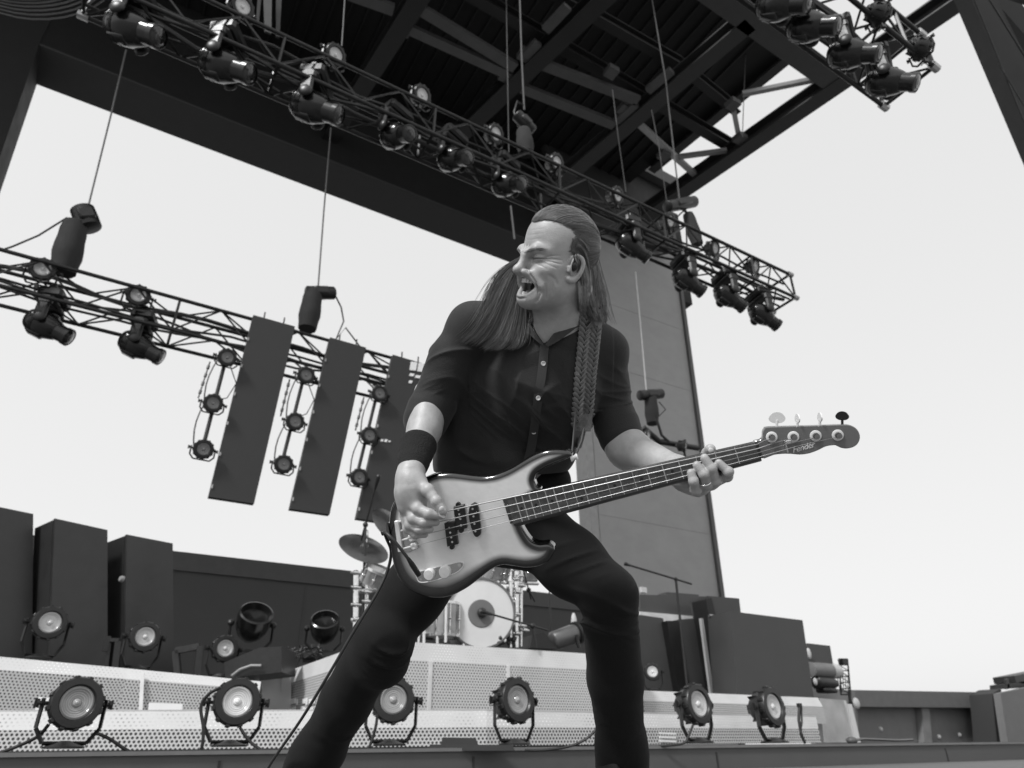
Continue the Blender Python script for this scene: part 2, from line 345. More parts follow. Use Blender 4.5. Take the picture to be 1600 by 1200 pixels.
# right half runs along the stage
base+= [np.array([onT(1030,1165,d0[1])[0],d0[1],0]),np.array([onT(1283,1160,d0[1])[0],d0[1],0])]
def off(p,b): # push away from lens
    q=np.array(p,float); v=q[:2]-CAM[:2]; v/=np.linalg.norm(v); q[:2]+=v*b; return q
H1,H2=.135,.255
lowq=[];slq=[]
for a,c in zip(base[:-1],base[1:]):
    a0=atz(a,.012); c0=atz(c,.012); a1=atz(a,H1); c1=atz(c,H1); a2=off(atz(a,H2),.07); c2=off(atz(c,H2),.07)
    lowq.append((a0,c0,c1,a1)); slq.append((a1,c1,c2,a2))
uvquad('lower_panel',lowq,pm_low,low); uvquad('sloped_panel',slq,pm_slope,low)
b=MB()
for a,c in zip(base[:-1],base[1:]): b.beam(off(atz(a,H2),.075),off(atz(c,H2),.075),.016,.010)
b.build('ledge_trim',mat('trim_light',.5,.5),low)
# wing: upper tier at left
wing=empty('wing_riser_skirt','white perforated upper step at the left with LED columns standing on it','riser')
wp=[(-80,5.25,1017),(0,5.4,1025),(200,5.85,1043.5),(408,6.3,1064)]
qs=[];qt=[];tops=[]
for (x,d,y) in wp:
    t=fw(x,y,d); bt=atz(t,H2-.03); mid=t.copy(); mid[2]=t[2]-(t[2]-H2)*.24; tops.append(t); qs.append((bt,mid,t))
uvquad('upper_panel',[(a[0],c[0],c[1],a[1]) for a,c in zip(qs[:-1],qs[1:])],pm_up,wing)
uvquad('top_band',[(a[1]+0,c[1]+0,off(c[2],.05),off(a[2],.05)) for a,c in zip(qs[:-1],qs[1:])],pm_fine,wing)
b=MB(); tp=[off(t,.05) for t in tops]; far=[off(t,5.2) for t in tops]
b.prism(tp+far[::-1],(0,0,-.03)); b.build('wing_floor',mat('riser_floor',.10,.7),wing)
wl=[fw(223,1050,5.885),fw(219,1122,5.885)]
b=MB(); b.beam(wl[1],wl[0],.03,.004,up=f0); b.build('joint_strip',mat('trim_white',.74,.5),wing)
# centre drum riser
cen=empty('drum_riser','tall white perforated drum riser in the middle of the stage','riser')
T0=5.95
z0=onT(640,1003,T0)[2]; z1=onT(920,1020,T0)[2]; ztop_c=(z0+z1)/2
xl=onT(583,1000,T0)[0]; xr_=onT(1003,1077,T0)[0]; 
xr_=onT(1000,1060,T0)[0]
zb=ztop_c-.155
uvquad('front_panel',[((xl,T0,H2-.03),(xr_,T0,H2-.03),(xr_,T0,zb),(xl,T0,zb))],pm_c,cen)
uvquad('front_band',[((xl,T0,zb),(xr_,T0,zb),(xr_,T0+.03,ztop_c),(xl,T0+.03,ztop_c))],pm_fine,cen)
yb=9.2
uvquad('side_panel',[((xl,yb,.2),(xl,T0,.2),(xl,T0,zb),(xl,yb,zb))],pm_side,cen)
uvquad('side_band',[((xl,yb,zb),(xl,T0,zb),(xl+.03,T0,ztop_c),(xl+.03,yb,ztop_c))],pm_fine,cen)
b=MB(); b.prism([(xl+.03,T0+.03,ztop_c),(xr_,T0+.03,ztop_c),(xr_,yb,ztop_c),(xl+.03,yb,ztop_c)],(0,0,-.04)); b.prism([(xr_+.001,T0+.02,0),(xr_+.03,T0+.02,0),(xr_+.03,yb,0),(xr_+.001,yb,0)],(0,0,ztop_c)); b.build('riser_top',mat('riser_floor',.10,.7),cen)
b=MB()
for px in (672,794): q=onT(px,1060,T0); b.box((q[0],T0-.004,(zb+H2)/2),(.035,.006,zb-H2))
b.build('joint_strip',mat('trim_white',.74,.5),cen)
bx=MB(); bx.prism(qd(8.4,(408,1027),(455,1029),(455,1150),(410,1150)),(0,.3,0)); bx.prism(qd(8.39,(440,1031),(450,1031),(449,1080),(439,1080)),(0,.005,0)); tag(bx.build('corner_panel',m_lightp),'plain white corner panel standing at the left end of the drum riser','panel')
# right tier
rw=empty('right_riser_skirt','white perforated upper step at the right below the dark LED boxes','riser')
Tr=6.1
rt0=onT(1003,1078,Tr); rt1=onT(1281,1090,Tr)
uvquad('upper_panel',[((rt0[0]-.6,Tr,H2-.03),(rt1[0]+.03,Tr,H2-.03),(rt1[0]+.02,Tr,rt1[2]-.10),(rt0[0]-.6,Tr,rt0[2]-.10))],pm_up,rw)
uvquad('top_band',[((rt0[0]-.6,Tr,rt0[2]-.10),(rt1[0]+.02,Tr,rt1[2]-.10),(rt1[0],Tr+.03,rt1[2]),(rt0[0]-.6,Tr+.03,rt0[2]))],pm_fine,rw)
b=MB(); b.prism([(rt0[0]-.6,Tr+.03,rt0[2]),(rt1[0],Tr+.03,rt1[2]),(rt1[0],9.5,rt1[2]),(rt0[0]-.6,9.5,rt0[2])],(0,0,-.04)); b.build('riser_top',mat('riser_floor',.10,.7),rw)
rg=empty('end_riser_skirt','narrow white mesh screen closing the right end of the risers','riser')
uvquad('mesh_panel',[(onT(1288,1160,6.6),onT(1333,1160,6.6),onT(1318,1094,6.6),onT(1281,1091,6.6))],perf_mat('square_mesh',.034,.034,.0095,.55,hole=.08),rg)
b=MB(); b.prism(qd(6.63,(1318,1094),(1322,1095),(1338,1160),(1332,1160)),(0,.03,0)); b.prism(qd(6.63,(1325,1100),(1331,1100),(1345,1160),(1338,1160)),(0,.03,0)); b.build('post',m_lightp,rg)
# white patches laid on the risers in place of sunlit spots
m_paintlight=mat('painted_light',.95,.4,noise=.02)
for nm,lab,T_,qs_ in (('sunlit_patch','white two-row patch painted for sunlight on the left riser','a',[((233,1098),(286,1100),(285,1111),(232,1110)),((232,1113),(285,1114),(284,1124),(231,1123))]),
                   ('sunlit_patch','white patch painted for sunlight, half hidden by the leftmost floor light','a',[((61,1089),(83,1091),(80,1102),(60,1101)),((56,1106),(70,1107),(69,1121),(54,1121))])):
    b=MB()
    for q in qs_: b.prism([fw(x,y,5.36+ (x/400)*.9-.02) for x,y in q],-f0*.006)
    tag(b.build(nm,m_paintlight),lab,'light panel')
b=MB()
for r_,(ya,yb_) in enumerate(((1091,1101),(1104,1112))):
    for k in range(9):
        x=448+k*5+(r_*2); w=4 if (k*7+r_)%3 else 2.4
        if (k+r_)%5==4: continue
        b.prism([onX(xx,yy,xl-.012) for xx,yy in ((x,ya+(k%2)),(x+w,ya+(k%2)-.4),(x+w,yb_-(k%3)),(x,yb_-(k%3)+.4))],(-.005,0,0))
tag(b.build('sunlit_patch',m_paintlight),'dotted white patch painted for sunlight on the side of the drum riser behind the bent leg','light panel')
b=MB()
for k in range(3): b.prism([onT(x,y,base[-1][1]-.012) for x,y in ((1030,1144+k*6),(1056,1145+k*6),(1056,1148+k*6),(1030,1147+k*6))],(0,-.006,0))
tag(b.build('sunlit_patch',m_paintlight),'striped white patch painted for sunlight low on the step just left of the fifth floor light','light panel')
# ------------------------------------------------------------------ lamps, trusses
m_fix=mat('fixture_black',.014,.4,noise=.25,nscale=25,bump=.1,bscale=60)
m_fixg=mat('fixture_gloss',.010,.24,noise=.2,nscale=10,coat=.15)
m_metal=mat('bare_metal',.45,.3,metal=.9)
def lens_mat(name,v,ring=140.,emit=0,rough=.18):
    m=bpy.data.materials.new(name); m.use_nodes=True; n=m.node_tree; b_=n.nodes['Principled BSDF']; l=n.links.new
    tc=n.nodes.new('ShaderNodeTexCoord'); wv=n.nodes.new('ShaderNodeTexWave'); wv.wave_type='RINGS'; wv.rings_direction='Y'; wv.inputs['Scale'].default_value=ring/6; wv.inputs['Distortion'].default_value=.3
    l(tc.outputs['Object'],wv.inputs[0])
    gr=n.nodes.new('ShaderNodeVectorMath'); gr.operation='LENGTH'; mp=n.nodes.new('ShaderNodeMapping'); mp.inputs['Scale'].default_value=(1,0,1); l(tc.outputs['Object'],mp.inputs[0]); l(mp.outputs[0],gr.inputs[0])
    mr=n.nodes.new('ShaderNodeMapRange'); mr.inputs[1].default_value=0; mr.inputs[2].default_value=.1; mr.inputs[3].default_value=v*1.35; mr.inputs[4].default_value=v*.8; l(gr.outputs['Value'],mr.inputs[0])
    mx=n.nodes.new('ShaderNodeMath'); mx.operation='MULTIPLY'; l(mr.outputs[0],mx.inputs[0])
    m3=n.nodes.new('ShaderNodeMapRange'); m3.inputs[3].default_value=.80; m3.inputs[4].default_value=1.12; l(wv.outputs['Fac'],m3.inputs[0]); l(m3.outputs[0],mx.inputs[1]); l(mx.outputs[0],b_.inputs['Base Color'])
    bp=n.nodes.new('ShaderNodeBump'); bp.inputs['Strength'].default_value=.4; bp.inputs['Distance'].default_value=.006; l(wv.outputs['Fac'],bp.inputs['Height']); l(bp.outputs[0],b_.inputs['Normal'])
    b_.inputs['Roughness'].default_value=rough; b_.inputs['Coat Weight'].default_value=.7; b_.inputs['Coat Roughness'].default_value=.05
    return m
ml_pale=lens_mat('lens_pale',.56); ml_mid=lens_mat('lens_mid',.30); ml_dark=lens_mat('lens_dark',.20); ml_br=lens_mat('lens_bright',.68)
def half_lens(me,frac):  # right part of the lens is the pale half of the glass
    pass
def par_parts(scale=1.,lens=ml_mid,knob=True):
    """local: lens looks to -Y, centre of tilt at the origin; radius .16*scale"""
    k=scale; root=bpy.data.objects.new('head',None)
    b=MB(); b.lathe([(-.02*k,.165*k),(-.055*k,.160*k),(-.06*k,.135*k),(-.045*k,.108*k),(.0,.104*k)][::-1]+[],(0,0,0),(0,1,0),24,cap0=False,cap1=False)
    # front ring with lugs
    b=MB(); b.lathe([(-.05*k,.102*k),(-.065*k,.112*k),(-.062*k,.150*k),(-.045*k,.160*k),(.0,.158*k),(.02*k,.14*k),(.10*k,.125*k),(.15*k,.085*k),(.16*k,.0)],(0,0,0),(0,1,0),24,cap0=False,cap1=False)
    for i in range(12):
        a=math.pi*2*i/12+.13; d=np.array([math.cos(a),0,math.sin(a)]); t=np.array([-math.sin(a),0,math.cos(a)])
        b.box(d*.158*k+np.array([0,-.028*k,0]),(.022*k,.055*k,.030*k),(d,(0,1,0),t),bev=.004*k)
    for i in range(8):
        a=math.pi*2*i/8; d=np.array([math.cos(a),0,math.sin(a)]); t=np.array([-math.sin(a),0,math.cos(a)])
        b.box(d*.118*k+np.array([0,.08*k,0]),(.045*k,.09*k,.006*k),(d,(0,1,0),t))
    b.box((0,.17*k,0),(.1*k,.05*k,.08*k),bev=.01*k)
    return b
PAR={}
def get_mesh(key,fn,m,smooth=35):
    if key in PAR: return PAR[key]
    b=fn(); o=b.build(key,m,None,smooth=smooth); PAR[key]=o.data; bpy.data.objects.remove(o); return PAR[key]
def part(name,me,parent,mw=None):
    o=bpy.data.objects.new(name,me); SC.collection.objects.link(o); o.parent=parent
    if mw is not None: o.matrix_local=mw
    return o
def housing_mesh():return get_mesh('par_housing',lambda:par_parts(1.),m_fix)
def lens_fn():
    b=MB(); b.lathe([(-.046,.104),(-.054,.097),(-.056,.09),(-.050,.082),(-.044,.06),(-.046,.045),(-.040,.030),(-.050,.024),(-.058,.014),(-.060,.0)],(0,0,0),(0,1,0),32,cap0=False,cap1=False); return b
def frame_fn(): # colour frame hooks and side knob
    b=MB()
    for sx in (1,): b.tube([(sx*.155,0,0),(sx*.215,0,0)],.012,8); b.lathe([(0,.026),(.016,.026)],(sx*.205,0,0),(sx,0,0),10); b.box((sx*.226,0,0),(.012,.012,.06))
    return b
def yoke_fn(hgt):
    def g():
        b=MB(); w=.185
        pts=[(-w,0,.03),(-w,0,-hgt*.62),(-w*.68,0,-hgt),(w*.68,0,-hgt),(w,0,-hgt*.62),(w,0,.03)]
        for a,c in zip(pts[:-1],pts[1:]): b.beam(a,c,.012,.034,up=(0,1,0)) if False else b.tube([a,c],.021,4,flat=.6)
        return b
    return g
def base_fn():
    b=MB(); b.lathe([(0,.12),(.012,.12),(.03,.06),(.045,.03)],(0,0,0),(0,0,1),16); return b
def clamp_fn():
    b=MB(); b.box((0,0,0),(.05,.06,.09),bev=.008); b.tube([(0,0,-.04),(0,0,-.09)],.012,6); b.tube([(.03,0,0),(.08,0,0)],.007,6); return b
YL={}
def par(loc,aim,label,group,scale=1.,lens='mid',yh=.26,hang=False,name='par_light',cat='stage light',yaw=None,base=True,roll=0.):
    aim=np.asarray(aim,float); aim/=np.linalg.norm(aim); hz=np.array([aim[0],aim[1],0]); hz/=np.linalg.norm(hz)
    y=-hz; z=np.array([0,0,1.]); x=np.cross(y,z)
    r=rot_from(x*scale,y*scale,z*scale)
    t=empty(name,label,cat,group,loc,r)
    # head tilt
    tilt=math.asin(max(-1,min(1,aim[2]))); Rt=Matrix.Rotation(-tilt,4,'X')@Matrix.Rotation(roll,4,'Y')
    h=part('housing',housing_mesh(),t,Rt)
    lm={'mid':ml_mid,'pale':ml_pale,'dark':ml_dark,'bright':ml_br}[lens]
    key='par_lens_'+lens; part('lens',get_mesh(key,lens_fn,lm,60),h)
    yk=get_mesh('yoke_%.2f'%yh,yoke_fn(yh),m_fix); Ry=Matrix.Rotation(math.pi,4,'Y') if hang else Matrix.Identity(4)
    part('yoke',yk,t,Ry); part('tilt_knob',get_mesh('par_knob',frame_fn,m_fix),t); part('tilt_knob',get_mesh('par_knob',frame_fn,m_fix),t,Matrix.Rotation(math.pi,4,'Z'))
    if base=='clamp': part('clamp',get_mesh('par_clamp',clamp_fn,m_fix),t,Matrix.Translation((0,0,(yh+.04)*(1 if hang else -1))))
    elif base: part('base_plate',get_mesh('par_base',base_fn,m_fix),t,Matrix.Translation((0,0,-yh-.03)))
    return t
AIMF=(.17,-.98,.10)
ordn=['first','second','third','fourth','fifth','sixth','seventh','eighth','ninth','tenth']
# floor lights
fl=[(117,1100,3.6,'mid',(.22,-.97,.1),'floor light with half grey half pale lens, leftmost on the stage edge'),
    (369,1098,4.02,'bright',(-.02,-.99,.1),'floor light with evenly bright pale lens between the left step and the bent leg'),
    (613,1095,4.42,'mid',(-.20,-.97,.1),'floor light with dull ringed lens just right of the bent left leg'),
    (803,1095,4.8,'mid',(.14,-.98,.08),'floor light turned right, between the two legs of the player'),
    (1085,1101,5.62,'pale',(.10,-.99,.06),'floor light just right of the straight leg, near the dark LED boxes'),
    (1201,1105,6.0,'pale',(.12,-.985,.05),'floor light at the right end of the row beside a small cable stub')]
for (x,y,z,ln,aim,lab),s in zip(fl,(.80,.82,.86,.92,.97,1.)):
    p=P(x,y,z); yh=p[2]-.0-.03
    par(p,aim,'black '+lab,'floor lights along the stage edge',s,ln,max(.18,round(yh/s-.01,2)),roll=rnd.uniform(-.2,.2))
# lights on the wing
for (x,y,z,ln,lab) in ((76,974,5.9,'pale','black lamp on the left step before the first tall LED column, pale striped lens'),(225,996,6.5,'pale','black lamp on the left step in front of the second tall LED column'),(350,1014,7.3,'pale','black lamp on the left step beside the empty square frame')):
    p=P(x,y,z); zt=.5
    par(p,(.16 if x>100 else .25,-.95,.05),lab,'lights standing on the left step',.86,ln,.30,base=True)
par(P(1019,1050,8.2),(-.5,-.8,.03),'small pale round lamp low behind the right step, beside the straight leg',None,.62,'bright',.3)
# ---- trusses
def truss(name,label,pa,pb,T,s,bay=.5,r=.026,group=None,fill=0,endext=(0,0)):
    a=onT(*pa,T); c=onT(*pb,T); d=(c-a)/np.linalg.norm(c-a); a=a-d*endext[0]; c=c+d*endext[1]
    t=empty(name,label,'truss',group,a)
    up=np.array([0,0,1.]); up=up-d*(up@d); up/=np.linalg.norm(up); nr=np.cross(d,up); nr=-nr if nr[1]>0 else nr   # towards the audience
    co=[np.zeros(3),nr*s,up*s,up*s+nr*s]
    for o in co: b=MB(); b.tube([a+o,c+o],r,8); b.build('chord',m_truss,t,smooth=50)
    Ln=np.linalg.norm(c-a); nb=max(1,int(round(Ln/bay))); b=MB()
    for i in range(nb):
        p=a+d*Ln*i/nb; q=a+d*Ln*(i+1)/nb
        for (u,v) in ((0,1),(2,3),(0,2),(1,3)):
            if i%2: u,v=v,u
            b.tube([p+co[u],q+co[v]],r*.5,5,cap=False)
        if i%4==0:
            for (u,v) in ((0,1),(1,3),(3,2),(2,0)): b.tube([p+co[u],p+co[v]],r*.7,5,cap=False)
    for (u,v) in ((0,1),(1,3),(3,2),(2,0)): b.tube([c+co[u],c+co[v]],r*.8,6)
    b.build('lattice',m_truss,t)
    for k in (0.,1.):
        p=a+d*Ln*k
        for o in co: b=MB(); b.lathe([(-.05,r*1.7),(.05,r*1.7)],p+o,d,8); b.build('end_fitting',m_metal,t,smooth=30)
    # cables lying inside
    for k in range(2 if fill<1 else 4):
        b=MB(); pts=[]; ph=rnd.random()*6; oy=rnd.uniform(.2,.8)*s; oz=rnd.uniform(.1,.9)*s
        n=int(Ln/.35)
        for i in range(n+1):
            pts.append(a+d*Ln*i/n+nr*(oy+.05*math.sin(i*1.3+ph))+up*(oz+.06*math.sin(i*.9+ph*2)-.04*abs(math.sin(i*.5+ph))))
        b.tube(pts,.018 if k else .03,6); b.build('cable',m_cable,t,smooth=60)
    return t,a,c,d,up,nr
tr1=truss('lighting_truss','long black lighting truss crossing in front of the roof, full of moving lights',(130,25),(1207,487),5.95,.47,.47,fill=1,endext=(0,0))
tr2=truss('lighting_truss','black lighting truss at the left behind the hanging LED panels',(0,477),(337,560),9.9,.52,.55,r=.028,fill=1,endext=(2.5,3.3))
tr3=truss('lighting_truss','short end of a black truss at the top right corner with big moving lights',(1200,32),(1381,166),2.3,.56,.45,fill=1,endext=(2.2,0))
# power boxes / looms on trusses
b=MB()
# ---- moving heads
def mh_base():
    b=MB(); b.box((0,0,-.06),(.34,.24,.12),bev=.025); b.box((-.1,0,.03),(.05,.06,.08),bev=.01); b.box((.1,0,.03),(.05,.06,.08),bev=.01); b.box((.175,0,-.06),(.02,.16,.08)); return b
def mh_yoke():
    b=MB(); b.box((0,0,-.15),(.36,.16,.06),bev=.02)
    for s in (-1,1):
        b.box((s*.185,0,-.28),(.05,.12,.30),bev=.02); b.box((s*.185,0,-.20),(.06,.15,.10),bev=.02); b.sphere((s*.19,0,-.40),(.03,.065,.065),14,8)
    return b
def mh_head():
    b=MB()   # local: looks to -Y
    b.lathe([(.20,.0),(.195,.06),(.17,.105),(.11,.138),(.03,.146),(-.04,.142),(-.10,.120),(-.15,.100),(-.155,.092),(-.24,.088),(-.245,.098),(-.29,.098),(-.295,.085)],(0,0,0),(0,1,0),26,cap0=False,cap1=False)
    for i in range(7): b.lathe([(.05+.017*i,.150-.004*i-(.012 if i>4 else 0)),(.056+.017*i,.150-.004*i-(.012 if i>4 else 0))],(0,0,0),(0,1,0),20)
    b.box((0,.02,.13),(.10,.16,.05),bev=.012); b.box((0,.02,-.13),(.10,.16,.05),bev=.012)
    return b
def mh_lens():
    b=MB(); b.lathe([(-.285,.088),(-.300,.06),(-.308,.03),(-.311,.0)],(0,0,0),(0,1,0),24,cap0=False,cap1=False); return b
m_mlens=lens_mat('lens_glass_black',.012,60,rough=.05)
def mover(loc,label,group,aim=(.80,-.30,-.5),pan=None,scale=1.,name='moving_head_light'):
    aim=np.asarray(aim,float); aim/=np.linalg.norm(aim); hz=np.array([aim[0],aim[1],0]); hz/=np.linalg.norm(hz)
    y=-hz; z=np.array([0,0,1.]); x=np.cross(y,z)
    # loc = centre of the head; base origin .40 above
    o=np.asarray(loc,float)+z*.40*scale
    t=empty(name,label,'moving light',group,o,rot_from(x*scale,y*scale,z*scale))
    part('base',get_mesh('mh_base',mh_base,m_fix),t); yk=part('yoke',get_mesh('mh_yoke',mh_yoke,m_fix),t)
    tilt=math.asin(aim[2]); h=part('head',get_mesh('mh_head',mh_head,m_fixg,50),t,Matrix.Translation((0,0,-.40))@Matrix.Rotation(-tilt,4,'X'))
    part('lens',get_mesh('mh_lens',mh_lens,m_mlens,60),h)
    return t
g1='moving lights hanging under the long truss'
mv=[(203,45,'moving light under the long truss, leftmost, above the left hoist cable'),(347,103,'moving light under the long truss, second from its left end'),(487,168,'moving light under the long truss where the second hoist cable crosses'),
    (617,212,'small looking moving light under the long truss, fourth from its left end'),(706,248,'moving light under the long truss, fifth from its left end'),(790,288,'moving light under the long truss, above and left of the player head'),
    (985,384,'moving light under the long truss just right of the player head'),(1072,438,'moving light under the long truss where the pier edge meets the sky'),(1137,463,'moving light under the long truss, second from its right end'),(1191,492,'moving light under the long truss, nearest its right end')]
for i,(x,y,lab) in enumerate(mv):
    sc_=1.25 if i<3 else 1.08
    T_=5.70; aim=(.78,-.50,-.42) if i<3 else ((.3,-.8,-.5) if i<6 else (.86,-.15,-.48))
    mover(onT(x,y,T_),'black '+lab,g1,aim,scale=sc_)
for x,y,lab in ((70,508,'black moving light under the left truss below its first round lamp'),(215,540,'black moving light under the left truss below its second round lamp')):
    mover(onT(x,y,9.7),lab,'moving lights under the left truss',(.9,-.25,-.42),scale=1.25)
for x,y,z,lab in ((1262,42,6.2,'big black moving light on the top right truss, farthest from its end'),(1326,84,6.4,'big black moving light on the top right truss, middle one'),(1385,128,6.6,'big black moving light on the top right truss, nearest its end')):
    mover(P(x,y,z),lab,'moving lights on the top right truss',(.35,-.72,-.6),scale=.95)
mover(P(1215,8,6.0),'black moving light cut by the top edge of the picture on the top right truss','moving lights on the top right truss',(.35,-.72,-.6),scale=.95)
# ---- pars on trusses
AP=(.30,-.85,-.38)
for i,(x,y) in enumerate(((377,12),(522,87),(657,150),(772,210),(867,255),(962,306),(1044,346),(1114,388),(1177,416))):
    par(onT(x,y,5.6),AP,'small round lamp standing on the long truss, %s from its left end'%ordn[i],'round lamps on the long truss',.84,'bright',.22,base='clamp')
for i,(x,y) in enumerate(((67,422),(216,463))):
    par(onT(x,y,9.5),(.0,-.96,-.12),'round lamp with pale lens on the left truss, %s one'%('left' if i==0 else 'right'),'round lamps on the left truss',1.0,'bright',.24,base='clamp')
for x,y,z,lab in ((1372,22,6.6,'small round lamp sticking out of the top right truss beside the roof beam'),(1438,76,6.9,'small round lamp sticking out at the very end of the top right truss')):
    par(P(x,y,z),(.95,-.2,-.1),lab,'lamps at the end of the top right truss',.72,'pale',.22,base='clamp')
for x,y,lab,a in ((1035,690,'lamp partly hidden on a small bar behind the fretting arm',(.3,-.9,-.2)),(1068,697,'bright lamp on a small bar beside the fretting hand',(.6,-.7,-.2))):
    pass
# ---- hanging ladders with three lamps each, and LED panels
m_ledt=m_led
panels=[((396,492),(461,510),(397,787),(326,776),'first hanging dark LED panel from the left, beside the truss lamps'),
        ((516,527),(572,543),(515,804),(453,795),'second hanging dark LED panel, right of the pistol shaped hoist'),
        ((614,554),(668,570),(634,822),(557,810),'third hanging dark LED panel, partly behind the player arm')]
for i,(a,b2,c,d,lab) in enumerate(panels):
    t=empty('led_panel',lab,'LED panel','hanging LED panels',onT(*d,9.2))
    b=MB(); b.prism([onT(*q,9.2) for q in (a,b2,c,d)],(0,.09,0)); b.build('screen',m_ledt,t)
    p0,p1=onT(*a,9.25),onT(*b2,9.25)
    b=MB()
    for f in (.25,.72): q=p0+(p1-p0)*f; b.tube([q+(0,0,-.02),q+(0,0,.10)],.012,6)
    b.build('hanging_pin',m_cable,t)
    b=MB()
    q0,q1=onT(*d,9.195),onT(*a,9.195)
    for k in range(6): q=q0+(q1-q0)*(.05+.16*k); b.box(q+np.array([.01,-.0,0]),(.02,.014,.05))
    b.build('edge_latch',m_metal,t)
    if i==2:
        b=MB()
        for (x0,y0,x1,y1) in ((642,565,652,578),(654,567,663,580),(641,583,648,587),(650,586,658,590),(640,594,645,598),(596,686,600,689),(602,686,606,690),(608,688,611,690)):
            b.prism([onT(*q,9.19) for q in ((x0,y0),(x1,y0+1),(x1-2,y1+1),(x0-2,y1))],(0,.005,0))
        b.build('reflection_patch',m_paintlight,t)  # white patches painted for bright reflections on the screen
lad=[((352,565),(330,636),(315,707)),((474,592),(457,664),(439,730)),((588,620),(572,685),(556,750))]
for i,l3 in enumerate(lad):
    pts=[onT(*q,9.25) for q in l3]; d=pts[2]-pts[0]
    t=empty('hanging_light_pipe',['thin black pipe hanging left of the first LED panel','thin black pipe hanging between the first and second LED panels','thin black pipe hanging between the second and third LED panels'][i],'pipe','pipes hanging under the left truss',pts[0])
    b=MB(); b.tube([pts[0]-d*.15,pts[2]+d*.02],.026,8); b.build('pipe',m_cable,t,smooth=60)
    b=MB()
    for s in (0,1):
        q=[pts[s]+(pts[s+1]-pts[s])*f+np.array([-.10-.05*math.sin(f*3.1),-.05,0]) for f in (0,.2,.4,.6,.8,1)]; b.tube(q,.010,6)
    b.tube([pts[0]+(.05,0,0),pts[0]+(.2,0,-.3),pts[0]+(.12,0,-.55),pts[1]+(.0,0,.1)],.008,5)
    b.build('loose_cable',m_cable,t,smooth=60)
    b=MB(); 
    for k in range(9):
        q=pts[0]+(pts[1]-pts[0])*(k*.09+.08)+np.array([-.19,0,0]); b.tube([q,q+(pts[1]-pts[0])*.07],.022 if k%2 else .012,6)
    b.build('safety_chain',m_chain,t)
    for k,q in enumerate(pts):
        par(q+np.array([0,-.12,0]),(.05,-.9,-.25),'dull round lamp, %s on the pipe %s'%(['top one','middle one','bottom one'][k],['left of the first LED panel','between the first and second LED panels','between the second and third LED panels'][i]),'lamps on the hanging pipes',.80,'dark',.18,hang=False,base=False)
# ---- hoists and their chains
def hoist(name,label,chain,motor,bag,T,cable=None,horiz=False,mr=.10,cm=None):
    m0,m1=onT(*motor[0],T),onT(*motor[1],T); t=empty(name,label,'hoist',None,m0)
    if chain: b=MB(); b.tube([onT(*q,T) for q in chain],.014,6,cap=False); b.build('chain',cm or m_chain,t)
    b=MB(); d=(m1-m0); L_=np.linalg.norm(d); b.lathe([(0,mr*.75),(.02,mr),(L_*.5,mr*1.02),(L_-.02,mr),(L_,mr*.8)],m0,d,18); b.box((m0+m1)/2,(L_*.5,mr*1.3,mr*2.3),basis(d)[0:1]+basis(d)[1:]if False else (d/L_,np.cross(d/L_,(0,1,0)),(0,1,0)),bev=.02)
    b.build('motor',m_fix,t,smooth=40)
    if bag:
        w=bag[2]; p0,p1=onT(*bag[0],T),onT(*bag[1],T); d=p1-p0; x=np.array([1,0,0.]); 
        b=MB(); n=7
        vs=[]; 
        for i in range(n):
            f=i/(n-1); ww=w*(.78+.22*math.sin(f*math.pi*.9)+.04*math.sin(i*2.1)); vs.append((p0+d*f,ww))
        b.tube([v[0] for v in vs],[v[1] for v in vs],10); b.build('chain_bag',mat('bag_canvas',.03,.9,bump=.3,bscale=30),t,smooth=50)
        b=MB(); b.tube([(m0+m1)/2,p0],.02,6); b.tube([m0+(m1-m0)*.3,p0+x*w*.5],.015,6); b.build('hook',m_fix,t)
    if cable: b=MB(); b.tube([onT(*q,T) for q in cable],.013,6); b.build('power_cable',m_cable,t,smooth=60)
    return t
hoist('chain_hoist','black chain hoist above the left truss with its chain bag below and cable running left',[(197,78),(172,185),(138,322)],[(128,326),(141,358)],[(118,350),(98,425),.19],9.6,[(105,340),(60,368),(20,385),(-10,395)],mr=.16)
hoist('chain_hoist','black pistol shaped chain hoist above the hanging LED panels',[(517,200),(506,330),(497,450)],[(478,457),(523,458)],[(490,455),(480,514),.17],9.6,[(523,460),(533,480),(537,502),(525,530),(540,512),(565,545),(610,570),(625,580)],mr=.11)
hoist('chain_hoist','cylindrical chain hoist hanging over the long truss left of the player head',[(812,-5),(815,90),(819,172)],[(806,178),(833,206)],[(818,204),(822,240),.12],5.6,[(819,165),(808,158),(803,175),(806,185)],mr=.085)
hoist('chain_hoist','black hoist lying level above the right part of the long truss, bag beneath',[(1018,-5),(1040,125),(1062,316)],[(1042,323),(1085,315)],[(1075,335),(1090,382),.11],6.0,[(1045,318),(1052,348),(1062,335),(1080,320)],mr=.10)
hoist('chain_hoist','black hoist with hanging bag in front of the grey pier above the fretting arm',[(993,425),(1002,520),(1010,612)],[(999,618),(1034,615)],[(1016,618),(1020,662),.15],9.6,[(1030,628),(1040,640),(1030,650),(1026,640)],mr=.11,cm=mat('chain_pale',.6,.5))
for i,(pts,lab) in enumerate((([(539,-5),(534,72)],'thin chain dropping from the roof to the second round lamp of the long truss'),([(791,-5),(795,238)],'thin chain dropping from the roof just left of the cylindrical hoist'),([(957,140),(966,215),(978,300)],'thin chain dropping from the roof right of the player head'),([(1167,45),(1163,130),(1160,215)],'very thin wire hanging from the roof near the roof edge'),([(1018,172),(1030,232),(1042,318)],'short thin chain near the pier top'),([(798,322),(804,374)],'short pale cable crossing the header just left of the player forehead'))):
    b=MB(); b.tube([onT(x,y,7.5) for x,y in pts],.011 if i!=5 else .017,6); tag(b.build('roof_chain',m_chain),lab,'chain')
